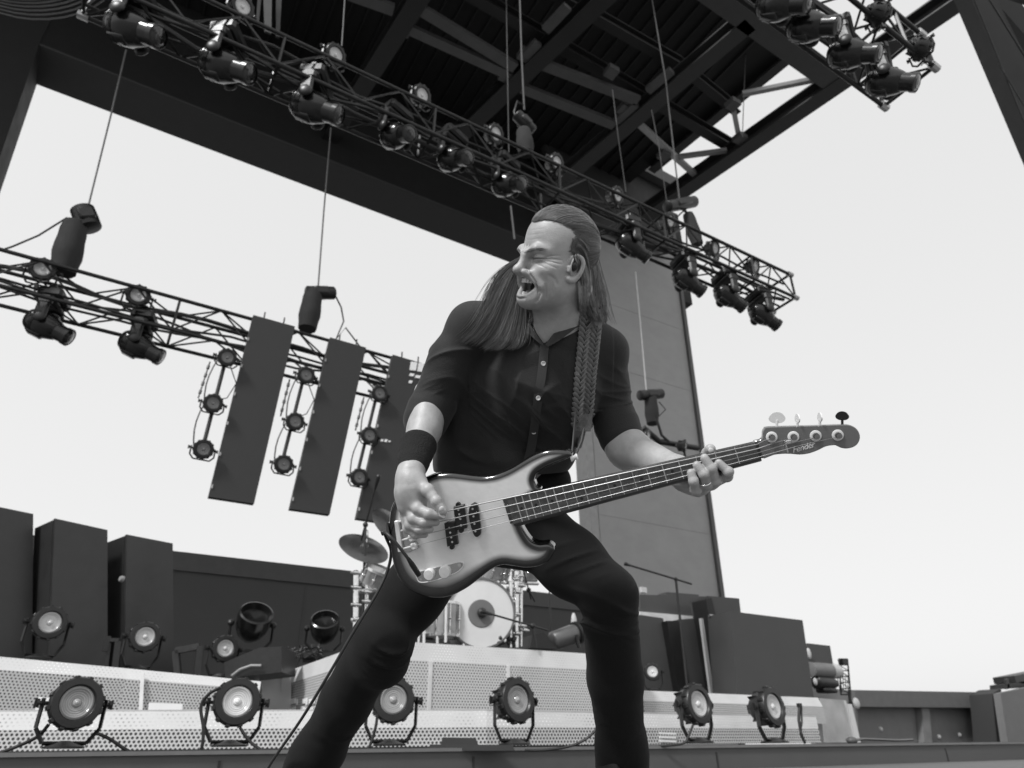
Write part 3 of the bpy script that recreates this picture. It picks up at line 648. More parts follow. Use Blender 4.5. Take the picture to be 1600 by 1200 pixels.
# small bar with two lamps behind the forearm
t=empty('lamp_bar','short black bar with two lamps behind the fretting arm and hand','lamp bar',None,onT(1050,690,9.0))
b=MB(); b.tube([onT(1005,668,9),onT(1030,690,9),onT(1090,700,9)],.06,8); b.tube([onT(1026,655,8.95),onT(1034,680,8.95),onT(1045,690,8.95)],.03,6); b.build('bar',m_fix,t,smooth=50)
par(onT(1010,682,8.8),(.5,-.8,-.2),'small lamp on the short bar just above the bare forearm','lamps on the short bar',.8,'pale',.2,base='clamp')
par(onT(1068,697,8.8),(.62,-.7,-.2),'small bright lamp on the short bar next to the fretting hand','lamps on the short bar',.8,'bright',.2,base='clamp')
# coil of cable top left
b=MB()
for k in range(7):
    c0=np.array(P(38+k*3,-35-k*2,7.0)); rr=.36+.03*k
    b.tube([c0+R*rr*1.5*math.cos(a)+U*rr*.55*math.sin(a)*(1+.1*k)+F*.01*k for a in np.linspace(math.pi,2*math.pi,16)],.008,5)
tag(b.build('cable_coil',mat('cable_grey',.10,.5)),'loose bundle of thin cables sagging at the top left corner','cable')
# looms / vertical grey bars near top left of truss
t=empty('truss_bracket','grey vertical hanging straps above the long truss near its left end','strap',None,onT(420,20,5.8))
b=MB(); b.prism([onT(x,y,5.8) for x,y in ((412,-20),(425,-20),(424,52),(414,48))],(0,.03,0)); b.build('strap',m_roofl,t)
b=MB(); b.prism([onT(x,y,5.9) for x,y in ((432,-20),(441,-20),(437,58),(432,56))],(0,.03,0)); b.prism([onT(x,y,5.85) for x,y in ((404,-20),(410,-20),(404,40),(400,38))],(0,.02,0)); b.build('strap',mat('roof_mid_grey',.07,.6),t)
# ------------------------------------------------------------------ LED columns at the left
def box_px(name,label,cat,front,depthv,m,T=None,plane=None,group=None,side=None):
    t=empty(name,label,cat,group,front[3])
    b=MB(); b.prism(front,depthv); b.build('cabinet',m,t); return t
def ledcol(label,px_tl,px_tr,px_bl,px_br,d,dpx):
    """front face spans px_tl..px_tr; yawed; returns thing"""
    az=math.radians(37.5); dirw=f0*math.cos(az)+R0*math.sin(az); dirw/=np.linalg.norm(dirw)
    dep=np.cross(np.array([0,0,1.]),dirw)   # pushes away
    if dep@f0<0: dep=-dep
    tl=fw(*px_tl,d)
    # intersect ray of px_tr with vertical plane through tl along dirw
    r=ray(*px_tr); n=dep; tr=CAM+r*(((tl-CAM)@n)/(r@n))
    r=ray(*px_bl); bl=CAM+r*(((tl-CAM)@n)/(r@n)); r=ray(*px_br); br=CAM+r*(((tl-CAM)@n)/(r@n))
    bl=bl-(tl-bl)*(bl[2]-.35)/(tl[2]-bl[2]); br=br-(tr-br)*(br[2]-.35)/(tr[2]-br[2])
    t=empty('led_column',label,'LED column','tall LED columns standing on the left step',bl)
    back=dep*.42*dpx
    b=MB(); b.prism([tl,tr,br,bl],dep*.04); b.build('screen',mat('led_screen',.035,.38,noise=.25,nscale=3,spec=.6),t)
    b=MB(); b.prism([p+dep*.043+ (np.array([0,0,-.01]) if i<2 else 0) for i,p in enumerate((tl,tr,br,bl))],back-dep*.045); b.build('cabinet',mat('cabinet_black',.02,.6),t)
    return t,tl,tr,bl,br,dep,dirw
A=ledcol('tall dark LED column at the left picture edge, farthest left of the three',(-40,784),(52,803),(-40,1040),(50,1045),6.6,1)
B=ledcol('tall dark LED column with faint smudges, middle one of the three on the left step',(86,810),(168,828),(76,1040),(168,1052),6.9,1.2)
C=ledcol('tall dark LED column, right one of the three, beside the back wall',(198,835),(270,849),(195,1050),(272,1062),7.4,1.2)
for i,(x,y,w,h) in enumerate(((54,905,12,30),(171,925,6,30))):
    p=fw(x,y,8.3); b=MB(); b.lathe([(-.05,.02),(-.04,.10),(0,.13),(.03,.12),(.2,.10),(.3,.05)],p,(-.4,-.8,.15),18)
    tag(b.build('back_lamp',m_lightp,smooth=50),['pale round lamp half hidden behind the middle LED column','pale round lamp half hidden behind the right LED column'][i],'lamp')
b=MB(); p=fw(193,905,7.35); b.lathe([(0,.030),(.02,.034),(.04,.025)],p,(-.9,-.4,0),16); tag(b.build('side_lens',mat('side_lens_grey',.3,.3),smooth=40),'small grey lens on the dark side of the right LED column','lens')
# stand posts beside lamps on the wing
for i,(x0,y0,x1,y1) in enumerate(((171,1030,171,1048),)):
    pass
t=empty('light_stand','black clamp stand between the middle and right LED columns','stand',None,fw(172,1045,6.6))
b=MB(); b.beam(fw(168,1000,6.6),fw(186,1000,6.6),.03,.03); b.box(fw(166,1006,6.6),(.05,.05,.13)); b.build('clamp',m_fix,t)
b=MB(); b.beam(fw(171,1003,6.62),atz(fw(172,1040,6.62),.44),.03,.03); b.beam(fw(184,1003,6.62),atz(fw(186,1040,6.62),.44),.07,.05); b.build('post',m_fix,t)
# square frame
t=empty('square_frame','empty black square frame standing on the left step beside the big black lamps','frame',None,fw(292,1050,7.4))
fr=[(275,1017),(312,1010),(307,1062),(279,1062)]
b=MB()
for p,q in ((0,1),(1,2),(0,3)): b.beam(fw(*fr[p],7.4),fw(*fr[q],7.4),.055,.06)
b.beam(fw(315,1012,7.7),fw(309,1062,7.7),.05,.05); b.build('frame_bar',m_black,t)
# big dome wash lights
def bigwash(loc,label,aim,s):
    aim=np.asarray(aim,float); aim/=np.linalg.norm(aim); hz=np.array([aim[0],aim[1],0]); hz/=np.linalg.norm(hz); y=-hz; z=np.array([0,0,1.]); x=np.cross(y,z)
    t=empty('dome_wash_light',label,'stage light','big dome lamps behind the left step',loc,rot_from(x*s,y*s,z*s))
    b=MB(); b.lathe([(-.20,.175),(-.19,.195),(-.10,.20),(.02,.185),(.10,.15),(.17,.09),(.2,.0)],(0,0,0),(0,1,0),26,cap0=False,cap1=False); b.lathe([(-.20,.175),(-.12,.15),(-.1,.0)],(0,0,0),(0,1,0),26,cap0=False,cap1=False)
    h=b.build('housing',m_fixg,None,smooth=40); h.parent=t; h.matrix_local=Matrix.Rotation(-math.asin(aim[2]),4,'X')
    b=MB(); w=.24; pts=[(-w,0,.03),(-w,0,-.16),(-w*.6,0,-.27),(w*.6,0,-.27),(w,0,-.16),(w,0,.03)]; 
    for a,c in zip(pts[:-1],pts[1:]): b.tube([a,c],.024,4,flat=.6)
    b.sphere((-w,0,.02),.04,10,6); b.sphere((w,0,.02),.04,10,6)
    o=b.build('yoke',m_fix,None); o.parent=t
    b=MB(); b.box((0,.05,-.34),(.52,.36,.12),bev=.03); o=b.build('base',m_fix,None); o.parent=t
    return t
bigwash(P(394,978,8.0),'big glossy black dome lamp behind the left step, left one of two',(.0,-.75,.66),1.0)
bigwash(P(507,985,8.6),'big glossy black dome lamp behind the left step, right one beside the bent leg',(-.25,-.70,.66),.9)
t=empty('equipment_case','low dark case with a pale curved edge under the left dome lamp','case',None,fw(390,1045,7.6))
b=MB(); b.prism([fw(x,y,7.6) for x,y in ((350,1035),(405,1012),(440,1010),(440,1050),(352,1060))],f0*.5); b.build('body',m_fix,t)
b=MB(); b.tube([fw(x,y,7.55) for x,y in ((362,1056),(375,1046),(392,1040),(408,1040))],.014,8); b.build('pale_edge',mat('case_edge',.3,.4),t,smooth=50)
# pile of cables/garland on the drum riser
b=MB(); 
for k in range(260):
    x=rnd.uniform(437,500); y=1026-(x-437)*.14+rnd.uniform(-9,8); p=onX(x,y,xl+.35+rnd.uniform(-.1,.15)); d=np.array([rnd.gauss(0,1),rnd.gauss(0,1),rnd.gauss(0,.6)]); d/=np.linalg.norm(d)
    b.tube([p,p+d*.04,p+d*.07+np.array([0,0,-.02])],.009,4,cap=False)
tag(b.build('cable_pile',mat('glossy_tinsel',.05,.2,coat=.5)),'bushy heap of dark glossy cable on the left corner of the drum riser','cable')
# ------------------------------------------------------------------ right side boxes
def slab(name,label,cat,px,T,dv,m,group=None,mn='cabinet'):
    t=empty(name,label,cat,group,onT(*px[-1],T)); b=MB(); b.prism([onT(*q,T) for q in px],dv); b.build(mn,m,t); return t
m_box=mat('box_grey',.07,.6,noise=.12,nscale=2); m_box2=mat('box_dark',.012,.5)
t=slab('led_column','wide dark LED box, rightmost of the tall boxes on the right step','LED column',[(1142,955),(1254,969),(1272,1092),(1153,1086)],7.0,(0,.45,0),mat('led_box_paint',.055,.5,noise=.12,nscale=2),'dark boxes on the right step','screen')
t=slab('led_column','narrow tall dark box behind the wide LED box, with a black slanted side','LED column',[(1106,931),(1155,935),(1172,1086),(1142,1085)],7.6,(0,.4,0),m_box,'dark boxes on the right step','screen')
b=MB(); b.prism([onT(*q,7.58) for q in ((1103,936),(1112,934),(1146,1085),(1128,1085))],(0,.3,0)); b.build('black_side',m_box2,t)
t=slab('equipment_shelf','dark grey overhead box with a pale underside in front of the pier','shelf',[(1000,929),(1108,932),(1113,967),(1001,956)],8.2,(.0,.35,0),m_box)
b=MB(); b.prism([onT(x,y,8.15) for x,y in ((1000,955.5),(1098,964),(1072,975),(1001,968))],(0,.3,0)); b.build('pale_underside',mat('underside_pale',.75,.6),t)
b=MB(); b.prism([onT(x,y,8.3) for x,y in ((1041,925),(1092,929),(1092,936),(1042,934))],(0,.2,0)); b.prism([onT(x,y,8.25) for x,y in ((1098,958),(1108,959),(1108,966),(1099,966))],(0,.1,0)); b.build('top_box',m_box,t)
slab('led_column','dark grey LED box just right of the straight leg','LED column',[(996,960),(1036,966),(1062,1086),(996,1086)],8.0,(0,.3,0),m_box,'dark boxes on the right step','screen')
t=slab('led_column','dark grey LED box between a black gap and a pale slit','LED column',[(1060,968),(1098,965),(1112,1086),(1078,1086)],7.9,(0,.3,0),m_box,'dark boxes on the right step','screen')
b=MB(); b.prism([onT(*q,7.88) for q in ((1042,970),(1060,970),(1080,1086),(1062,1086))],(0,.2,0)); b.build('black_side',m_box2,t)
b=MB(); b.prism([onT(*q,8.3) for q in ((1032,968),(1041,968),(1050,1010),(1046,1010))],(0,.02,0)); tag(b.build('light_strip',m_lightp),'short bright tapering strip beside the leftmost of the right boxes','strip')
b=MB(); b.prism([onT(*q,7.7) for q in ((1095,966),(1099,966),(1116,1086),(1111,1086))],(0,.04,0)); tag(b.build('light_strip',m_lightp),'long thin bright vertical strip left of the black slanted side','strip')
b=MB(); b.sphere(onT(1118,975,7.4),(.05,.05,.09),10,8); b.tube([onT(1117,968,7.4),onT(1113,962,7.4),onT(1108,962,7.4)],.02,6); tag(b.build('clamp_lamp',m_metal,smooth=50),'tiny shiny clip lamp on the slanted black box','lamp')
t=slab('speaker_cabinet','small dark cabinet behind the wide LED box at the right','speaker',[(1262,1005),(1297,1009),(1302,1039),(1264,1037)],8.2,(0,.4,0),m_box)
b=MB(); b.sphere(onT(1264,1021,8.15),(.05,.03,.09),12,8); b.build('pale_lamp',m_lightp,t,smooth=60)
t=empty('side_light','pale cylinder lamp lying behind the wide LED box at the right','stage light',None,onT(1285,1047,8.2))
a,c=onT(1265,1046,8.2),onT(1308,1049,8.3); b=MB(); b.lathe([(0,.09),(.01,.12),(np.linalg.norm(c-a)*.7,.13)],a,c-a,18); b.build('housing',mat('side_lamp_grey',.2,.5),t,smooth=50)
b=MB(); b.lathe([(0,.135),(np.linalg.norm(c-a)*.28,.12)],a+(c-a)*.72,c-a,18); b.build('pale_rim',m_lightp,t,smooth=50)
t=empty('side_light','black lamp head below the pale cylinder lamp at the right','stage light',None,onT(1290,1068,8.2))
a,c=onT(1272,1066,8.2),onT(1306,1068,8.2); b=MB(); b.lathe([(0,.05),(.05,.11),(np.linalg.norm(c-a)*.8,.10),(np.linalg.norm(c-a),.06)],a,c-a,16); b.box((a+c)/2+np.array([0,0,-.12]),(.34,.2,.08),bev=.02); b.build('housing',m_fix,t,smooth=50)
b=MB(); b.sphere(onT(1274,1065,8.1),(.04,.03,.06),10,6); b.build('pale_lens',m_lightp,t,smooth=60)
t=empty('light_tower','small black lattice tower with dangling cables at the right end of the risers','tower',None,onT(1320,1160,8.3))
b=MB()
q=[onT(x,y,8.3) for x,y in ((1311,1030),(1324,1030),(1329,1085),(1314,1085))]
for i,j in ((0,3),(1,2),(0,1),(2,3)): b.tube([q[i],q[j]],.015,5)
for k in range(6):
    f=k/6; g=(k+1)/6; a0=q[0]+(q[3]-q[0])*f; b1=q[1]+(q[2]-q[1])*g; a1=q[0]+(q[3]-q[0])*g; b.tube([a0,b1],.009,4); b.tube([a1,b1],.009,4)
b.build('lattice',m_truss,t)
b=MB(); b.box(onT(1317,1034,8.28),(.13,.1,.09)); b.build('top_box',m_fix,t)
b=MB(); b.tube([onT(1327,1078,8.3),onT(1330,1120,8.3),onT(1334,1168,8.3)],.03,6); b.build('post',m_black,t)
b=MB()
for k in range(5): b.tube([onT(1312+k*3,1045+k*3,8.2),onT(1309+k*4,1060,8.2),onT(1313+k*3,1082,8.2)],.008,4)
b.build('cable',m_cable,t)
b=MB(); b.prism([onT(x,y,8.9) for x,y in ((1270,1072),(1336,1080),(1338,1165),(1275,1165))],(0,.1,0)); tag(b.build('grey_panel',mat('side_pilaster',.2,.7)),'plain grey panel behind the lattice tower','panel')
t=empty('round_lamp','small pale round lamp on the side wall beside the lattice tower','lamp',None,onT(1338,1099,8.2)); b=MB(); b.sphere(onT(1338,1099,8.2),(.07,.05,.09),14,10); b.build('glass',m_lightp,t,smooth=60)
b=MB(); b.lathe([(0,.05),(.1,.05)],onT(1338,1099,8.24),(0,1,0),12); b.build('mount',m_fix,t)
# things on the deck edge at right
t=empty('cable_stub','short upright black cable with a plug at the right end of the floor lights','cable',None,onT(1252,1160,4.9))
b=MB(); b.tube([onT(x,y,4.9) for x,y in ((1249,1103),(1248,1125),(1252,1148),(1258,1161))],.014,7); b.tube([onT(x,y,4.9) for x,y in ((1252,1105),(1253,1128),(1250,1145))],.010,6); b.build('cable',m_cable,t,smooth=60)
b=MB(); b.box(onT(1249,1102,4.9),(.045,.03,.035)); b.build('plug',m_fix,t)
b=MB(); b.tube([onT(x,y,5.4)+(0,0,.02) for x,y in ((1330,1160),(1350,1158),(1400,1160),(1425,1159))],.035,6,flat=.4); b.sphere(onT(1331,1157,5.4),(.07,.06,.04),10,6); tag(b.build('cable_bundle',mat('cable_grey',.10,.5),smooth=60),'flat bundle of cables lying along the deck edge at the right','cable')
# cables between the floor lights
m_cb=m_cable
cabs=[([(-10,1180),(30,1165),(60,1150),(76,1132)],3.9,'cable running from the left picture edge to the leftmost floor light'),
 ([(150,1145),(172,1155),(198,1172),(225,1182),(300,1183),(314,1172),(318,1140),(314,1105),(326,1085),(345,1074)],4.2,'long cable looping from the leftmost floor light up to the second one'),
 ([(375,1137),(392,1160),(420,1177),(455,1180)],4.4,'cable hanging behind the second floor light towards the bent leg'),
 ([(590,1115),(586,1140),(575,1170),(556,1178)],4.7,'cable curving down beside the third floor light'),
 ([(932,1140),(915,1155),(890,1166),(850,1172),(820,1172)],5.0,'cable curving from the straight leg to the fourth floor light'),
 ([(1083,1132),(1076,1150),(1066,1162),(1030,1166)],5.7,'cable below the fifth floor light')]
for pts,d,lab in cabs:
    # smooth spline
    q=[fw(x,y,d) for x,y in pts]; out=[]
    for i in range(len(q)-1):
        p0=q[max(0,i-1)];p1=q[i];p2=q[i+1];p3=q[min(len(q)-1,i+2)]
        for s in np.linspace(0,1,6,endpoint=False): out.append(.5*((2*p1)+(-p0+p2)*s+(2*p0-5*p1+4*p2-p3)*s*s+(-p0+3*p1-3*p2+p3)*s**3))
    out.append(q[-1]); b=MB(); b.tube(out,.009,6); tag(b.build('power_cable',m_cb,smooth=60),'black '+lab,'cable')
# water bottles and low boxes between the legs
for i,x in enumerate((703,718)):
    t=empty('water_bottle','clear plastic water bottle by the fourth floor light, %s of two'%('left' if i==0 else 'right'),'bottle','water bottles behind the deck edge',onT(x,1160,5.2))
    g=mat('bottle_plastic',.7,.1,noise=.02,spec=.8); p=onT(x,1152,5.2); p[2]=.0
    b=MB(); b.lathe([(0,.03),(.01,.034),(.15,.034),(.185,.022),(.2,.014),(.212,.014)],p,(0,0,1),16); b.build('bottle_body',g,t,smooth=50)
    b=MB(); b.lathe([(0,.016),(.02,.016)],p+np.array([0,0,.212]),(0,0,1),12); b.build('cap',m_lightp,t)
for i,(x0,y0,x1,y1,d,lab) in enumerate(((692,1152,742,1166,5.05,'flat dark box on the deck edge below the water bottles'),(672,1163,800,1173,4.85,'long low black pedal board on the deck edge between the legs'))):
    b=MB(); b.prism([fw(x0,y0,d),fw(x1,y0+1,d),fw(x1+5,y1,d),fw(x0-4,y1,d)],f0*.12); tag(b.build('low_box',mat('box_charcoal',.03,.6)),lab,'box')
# ------------------------------------------------------------------ drum kit
m_chrome=mat('chrome',.75,.12,metal=1,noise=.1,nscale=30)
m_shell=mat('drum_shell',.30,.18,metal=.5,noise=.3,nscale=6,coat=.5)
m_cym=mat('cymbal_bronze',.12,.3,metal=.7,noise=.15,nscale=8)
Td=6.45
kit=empty('drum_kit','drum kit with a pale bass drum head and chrome hardware on the centre riser','drum kit',None,onT(750,1005,Td))
kc=onT(752,957,Td-.25); kz=.335
kax=np.array([-.30,-.95,.02]); kax/=np.linalg.norm(kax)
rk=kz-.005
kc[2]=max(kc[2],ztop_c+rk+.02)
b=MB(); b.lathe([(-.45,rk*.97),(0,rk*.97)],kc,kax,40,cap1=False); sh=b.build('bass_drum_shell',m_shell,kit,smooth=40)
b=MB(); b.lathe([(-.03,rk*1.0),(-.035,rk*1.045),(.012,rk*1.045),(.015,rk*.99),(.0,rk*.985)],kc,kax,40,cap0=False,cap1=False); b.build('bass_drum_hoop',mat('hoop_dark',.12,.3,coat=.4),kit,smooth=40)
b=MB(); b.lathe([(.0,rk*.985),(.004,rk*.5),(.005,0)],kc,kax,40,cap0=False,cap1=False); b.build('bass_drum_head',mat('drum_head',.66,.5,noise=.04),kit,smooth=40)
d_,s_,t_=basis(kax)
pc=kc+kax*.008-t_*.01
b=MB(); b.lathe([(.0,.135),(.004,.13),(.004,0)],pc,kax,32,cap0=False); b.build('head_patch',mat('patch_grey',.14,.5),kit)
b=MB(); b.sphere(pc+kax*.03,(.05,.05,.04),14,8,ax=(s_,t_,kax)); b.build('head_port',m_black,kit,smooth=60)
b=MB()
for k in range(10):
    a=2*math.pi*k/10+.2; dd=s_*math.cos(a)+t_*math.sin(a); p=kc+dd*rk*1.06; b.box(p-kax*.02,(.03,.05,.035),(s_*math.cos(a)+t_*math.sin(a),kax,-s_*math.sin(a)+t_*math.cos(a)),bev=.006); b.tube([p+kax*.015,p-kax*.2],.008,6); b.sphere(p-kax*.22,.022,8,6)
b.build('tension_lug',m_chrome,kit,smooth=40)
def drum(c,ax,r,h,nm,shell=None):
    b=MB(); b.lathe([(0,r),(h,r)],c,ax,30); o=b.build(nm,shell or m_shell,kit,smooth=40)
    b=MB(); b.lathe([(-.012,r*1.03),(.014,r*1.05),(.014,r*.99)],c,ax,30,cap0=False,cap1=False); b.lathe([(h-.014,r*1.05),(h+.012,r*1.03)],c,ax,30,cap0=False,cap1=False); dd,x,y=basis(ax)
    for k in range(8): a=k*math.pi/4; p=np.asarray(c)+(x*math.cos(a)+y*math.sin(a))*r*1.03; b.tube([p,p+dd*h],.006,5); b.sphere(p+dd*h*.5,.016,8,5)
    b.build('drum_hardware',m_chrome,kit,smooth=40)
drum(onT(668,975,Td+.15),(0,0,1),.20,.36,'floor_tom')
drum(onT(690,1000,Td-.1)*1.0+np.array([0,0,.03]),(0,0,1),.17,.3,'floor_tom')
drum(onT(768,905,Td+.2),(.1,-.35,.9),.17,.2,'rack_tom'); drum(onT(820,905,Td+.5),(-.1,-.3,.9),.15,.18,'rack_tom')
drum(onT(585,915,Td+.1),(.15,-.5,.85),.16,.16,'rack_tom')
b=MB()
def stand(x,y0,y1,T,r=.022):
    b.tube([onT(x,y0,T),onT(x-1,y1,T)],r,10); 
stand(556,893,1010,Td-.1,.03); stand(573,915,1000,Td,.02); stand(663,945,1008,Td-.25,.016); stand(684,950,1006,Td-.2,.018); stand(697,930,1004,Td-.3,.016)
stand(807,893,1012,Td-.1,.03); stand(798,910,1012,Td-.2,.02); stand(815,885,1010,Td+.1,.016); stand(655,985,1005,Td-.2,.014)
for x,y in ((556,895),(556,918),(556,945),(556,968),(573,925),(573,940),(798,918),(807,905),(808,925),(798,940),(807,960),(798,975),(808,990),(684,962),(697,985),(663,990),(812,900),(815,915),(820,985),(816,978)):
    p=onT(x,y,Td-.12); b.sphere(p,(.035,.035,.025),8,6); b.tube([p-(.05,0,0),p+(.05,0,0)],.012,6)
b.tube([onT(550,925,Td-.1),onT(600,920,Td)],.02,8); b.tube([onT(550,970,Td-.1),onT(590,966,Td)],.018,8); b.tube([onT(785,910,Td-.1),onT(840,912,Td+.2)],.02,8); b.tube([onT(790,965,Td-.2),onT(812,962,Td-.1)],.016,8)
b.build('chrome_rack',m_chrome,kit,smooth=40)
b=MB()
for k in range(14): 
    p=onT(784+rnd.uniform(-6,20),1003+rnd.uniform(-6,5),Td-.3); b.sphere(p,rnd.uniform(.012,.03),8,5)
b.build('pedal_hardware',m_fix,kit,smooth=40)
def cymbal(x,y,T,r,ax,label,stand_px=None,lower=None):
    c=onT(x,y,T); t=empty('cymbal',label,'cymbal','cymbals of the drum kit',c)
    b=MB(); b.lathe([(0,r),(.006,r*.97),(.03,r*.35),(.035,r*.16),(.06,r*.10),(.065,0)],c-np.asarray(ax)/np.linalg.norm(ax)*.03,ax,40,cap0=False,cap1=False)
    o=b.build('disc',m_cym,t,smooth=40)
    if stand_px: b=MB(); b.tube([onT(*q,T+.02) for q in stand_px],.013,8); b.sphere(onT(*stand_px[0],T),(.03,.03,.05),8,6); b.build('stand',m_chrome,t,smooth=50)
    return t
cymbal(570,853,6.6,.26,(.05,-.72,.70),'dark cymbal seen from below left of the guitar body, on a thin stand',[(572,835),(570,880),(566,1000)])
cymbal(612,818,6.9,.24,(.3,-.8,.5),'dark grey cymbal half hidden behind the guitar body edge',[(612,818),(616,870),(620,990)])
# mics
def mic_stand(label,base,joint,mic,T,r=.012):
    t=empty('microphone_stand',label,'microphone stand',None,onT(*base,T)); b=MB(); b.tube([onT(*base,T),onT(*joint,T)],r,8); b.build('pole',m_cable,t,smooth=60)
    b=MB(); j=onT(*joint,T); m_=onT(*mic,T-.25); b.tube([j+(j-m_)*.35,m_],r*.8,8); b.sphere(j,.028,8,6); b.build('boom',m_cable,t,smooth=60)
    b=MB(); d=(m_-j); b.lathe([(-.09,.014),(0,.022),(.03,.026),(.05,.02),(.06,0)],m_,d,12); b.build('microphone',m_fix,t,smooth=50); return t
mic_stand('black microphone stand with a level boom in front of the pier',(1075,1086),(1056,905),(980,882),7.2,.018)
mic_stand('thin microphone stand rising above the left cymbal in front of the LED panel',(566,990),(571,820),(590,750),6.5,.013)
mic_stand('bass drum microphone on a low boom reaching the round patch',(838,1012),(832,978),(758,957),5.95,.012)
mic_stand('thin upright microphone stand between the legs, right of the drum rack',(862,1018),(858,905),(842,870),6.8,.010)
mic_stand('slanting microphone boom right of the drums against the sky',(836,940),(826,922),(815,880),6.6,.010)
# monitor / lamp right of drums
t=empty('side_light','grey spotlight lying on the drum riser right of the drums, pointing to the leg','stage light',None,onT(880,1000,6.6))
a,c=onT(862,1002,6.6),onT(898,990,6.6); L_=np.linalg.norm(c-a); b=MB(); b.lathe([(0,.07),(.02,.095),(L_*.85,.105),(L_,.10)],a,c-a,20); b.build('housing',mat('lamp_grey',.13,.35,metal=.3),t,smooth=50)
b=MB(); b.lathe([(L_,.10),(L_+.01,.125),(L_+.05,.125)],a,c-a,20); b.tube([onT(900,992,6.5),onT(905,1012,6.5)],.02,6); b.build('yoke',m_fix,t,smooth=50)
b=MB(); b.sphere(onT(897,975,6.9),(.04,.03,.13),12,8); tag(b.build('pale_lamp',m_lightp,smooth=60),'narrow pale lamp edge showing just left of the knee','lamp')
t=empty('floor_monitor','black wedge monitor on the drum riser beside the grey spotlight','speaker',None,onT(845,1010,6.5))
b=MB(); b.prism([onT(x,y,6.55) for x,y in ((828,1012),(832,992),(850,988),(872,1014))],(0,.35,0)); b.build('cabinet',m_fix,t)
b=MB(); b.box(onT(1005,922,8.0),(.10,.05,.08)); tag(b.build('small_panel',m_lightp),'tiny pale panel on top of the overhead box beside the knee','panel')
# ------------------------------------------------------------------ signed distance modelling helpers
try: import openvdb as vdb
except ImportError: import pyopenvdb as vdb
def smin(a,b,k):
    if k<=0: return np.minimum(a,b)
    h=np.maximum(k-np.abs(a-b),0)/k; return np.minimum(a,b)-h*h*k*.25
def smax(a,b,k): return -smin(-a,-b,k)
class SDF:
    def __init__(s,lo,hi,res):
        s.lo=np.array(lo,float); s.res=res; s.n=np.ceil((np.array(hi)-s.lo)/res).astype(int)+1
        s.d=np.full(s.n,1.,np.float32); s.ax=[(s.lo[i]+np.arange(s.n[i])*res).astype(np.float32) for i in range(3)]
    def sl(s,bb,m):
        a=[max(0,int((bb[0][i]-m-s.lo[i])/s.res)) for i in range(3)]; b=[min(int(s.n[i]),int((bb[1][i]+m-s.lo[i])/s.res)+2) for i in range(3)]
        if any(b[i]<=a[i] for i in range(3)): return None
        return tuple(slice(a[i],b[i]) for i in range(3))
    def grid(s,sl): return s.ax[0][sl[0]][:,None,None],s.ax[1][sl[1]][None,:,None],s.ax[2][sl[2]][None,None,:]
    def op(s,fn,bb,k=0.,sub=False,m=None):
        sl=s.sl(bb,(k+.012) if m is None else m)
        if sl is None: return s
        v=fn(*s.grid(sl)).astype(np.float32)
        s.d[sl]=smax(s.d[sl],-v,k) if sub else smin(s.d[sl],v,k); return s
    def cap(s,a,b,ra,rb=None,k=0.,sub=False):
        a=np.array(a,float); b=np.array(b,float); rb=ra if rb is None else rb; ba=b-a; L2=ba@ba+1e-12; r=max(ra,rb)
        def fn(X,Y,Z):
            px,py,pz=X-a[0],Y-a[1],Z-a[2]; t=np.clip((px*ba[0]+py*ba[1]+pz*ba[2])/L2,0,1)
            return np.sqrt((px-t*ba[0])**2+(py-t*ba[1])**2+(pz-t*ba[2])**2)-(ra+(rb-ra)*t)
        return s.op(fn,(np.minimum(a,b)-r,np.maximum(a,b)+r),k,sub)
    def chain(s,pts,rs,k=.01,sub=False):
        for i in range(len(pts)-1): s.cap(pts[i],pts[i+1],rs[i],rs[i+1],k if i==0 else k*.6,sub)
        return s
    def ell(s,c,r,A=None,k=0.,sub=False):
        c=np.array(c,float); r=np.array(r,float); A=np.eye(3) if A is None else np.asarray(A,float); R_=r.max()
        ext=np.sqrt(((A*r[:,None])**2).sum(0))
        def fn(X,Y,Z):
            px,py,pz=X-c[0],Y-c[1],Z-c[2]
            q=[px*A[i][0]+py*A[i][1]+pz*A[i][2] for i in range(3)]
            k0=np.sqrt(sum((q[i]/r[i])**2 for i in range(3))); k1=np.sqrt(sum((q[i]/r[i]**2)**2 for i in range(3)))+1e-9
            return k0*(k0-1)/k1
        return s.op(fn,(c-ext,c+ext),k,sub)
    def mesh(s,iso=0.):
        g=vdb.FloatGrid(1.0); d=np.clip(s.d,-.05,.05).astype(np.float32); g.copyFromArray(d)
        p,t,q=g.convertToPolygons(isovalue=iso,adaptivity=0.0)
        return p*s.res+s.lo, t, q
def mesh_ob(name,verts,quads,m,parent=None,tris=None,attr=None,flip=False):
    me=bpy.data.meshes.new(name); fs=[tuple(map(int,f)) for f in quads]+([tuple(map(int,f)) for f in tris] if tris is not None else [])
    me.from_pydata([tuple(map(float,v)) for v in verts],[],fs); me.update()
    if attr is not None:
        a=me.attributes.new('tint','FLOAT','POINT'); a.data.foreach_set('value',np.asarray(attr,np.float32))
    bm=bmesh.new(); bm.from_mesh(me); bmesh.ops.recalc_face_normals(bm,faces=bm.faces); bm.to_mesh(me); bm.free()
    me.materials.append(m)
    for p in me.polygons: p.use_smooth=True
    ob=bpy.data.objects.new(name,me); SC.collection.objects.link(ob)
    if parent is not None: ob.parent=parent; ob.matrix_parent_inverse=WM(parent).inverted()
    return ob
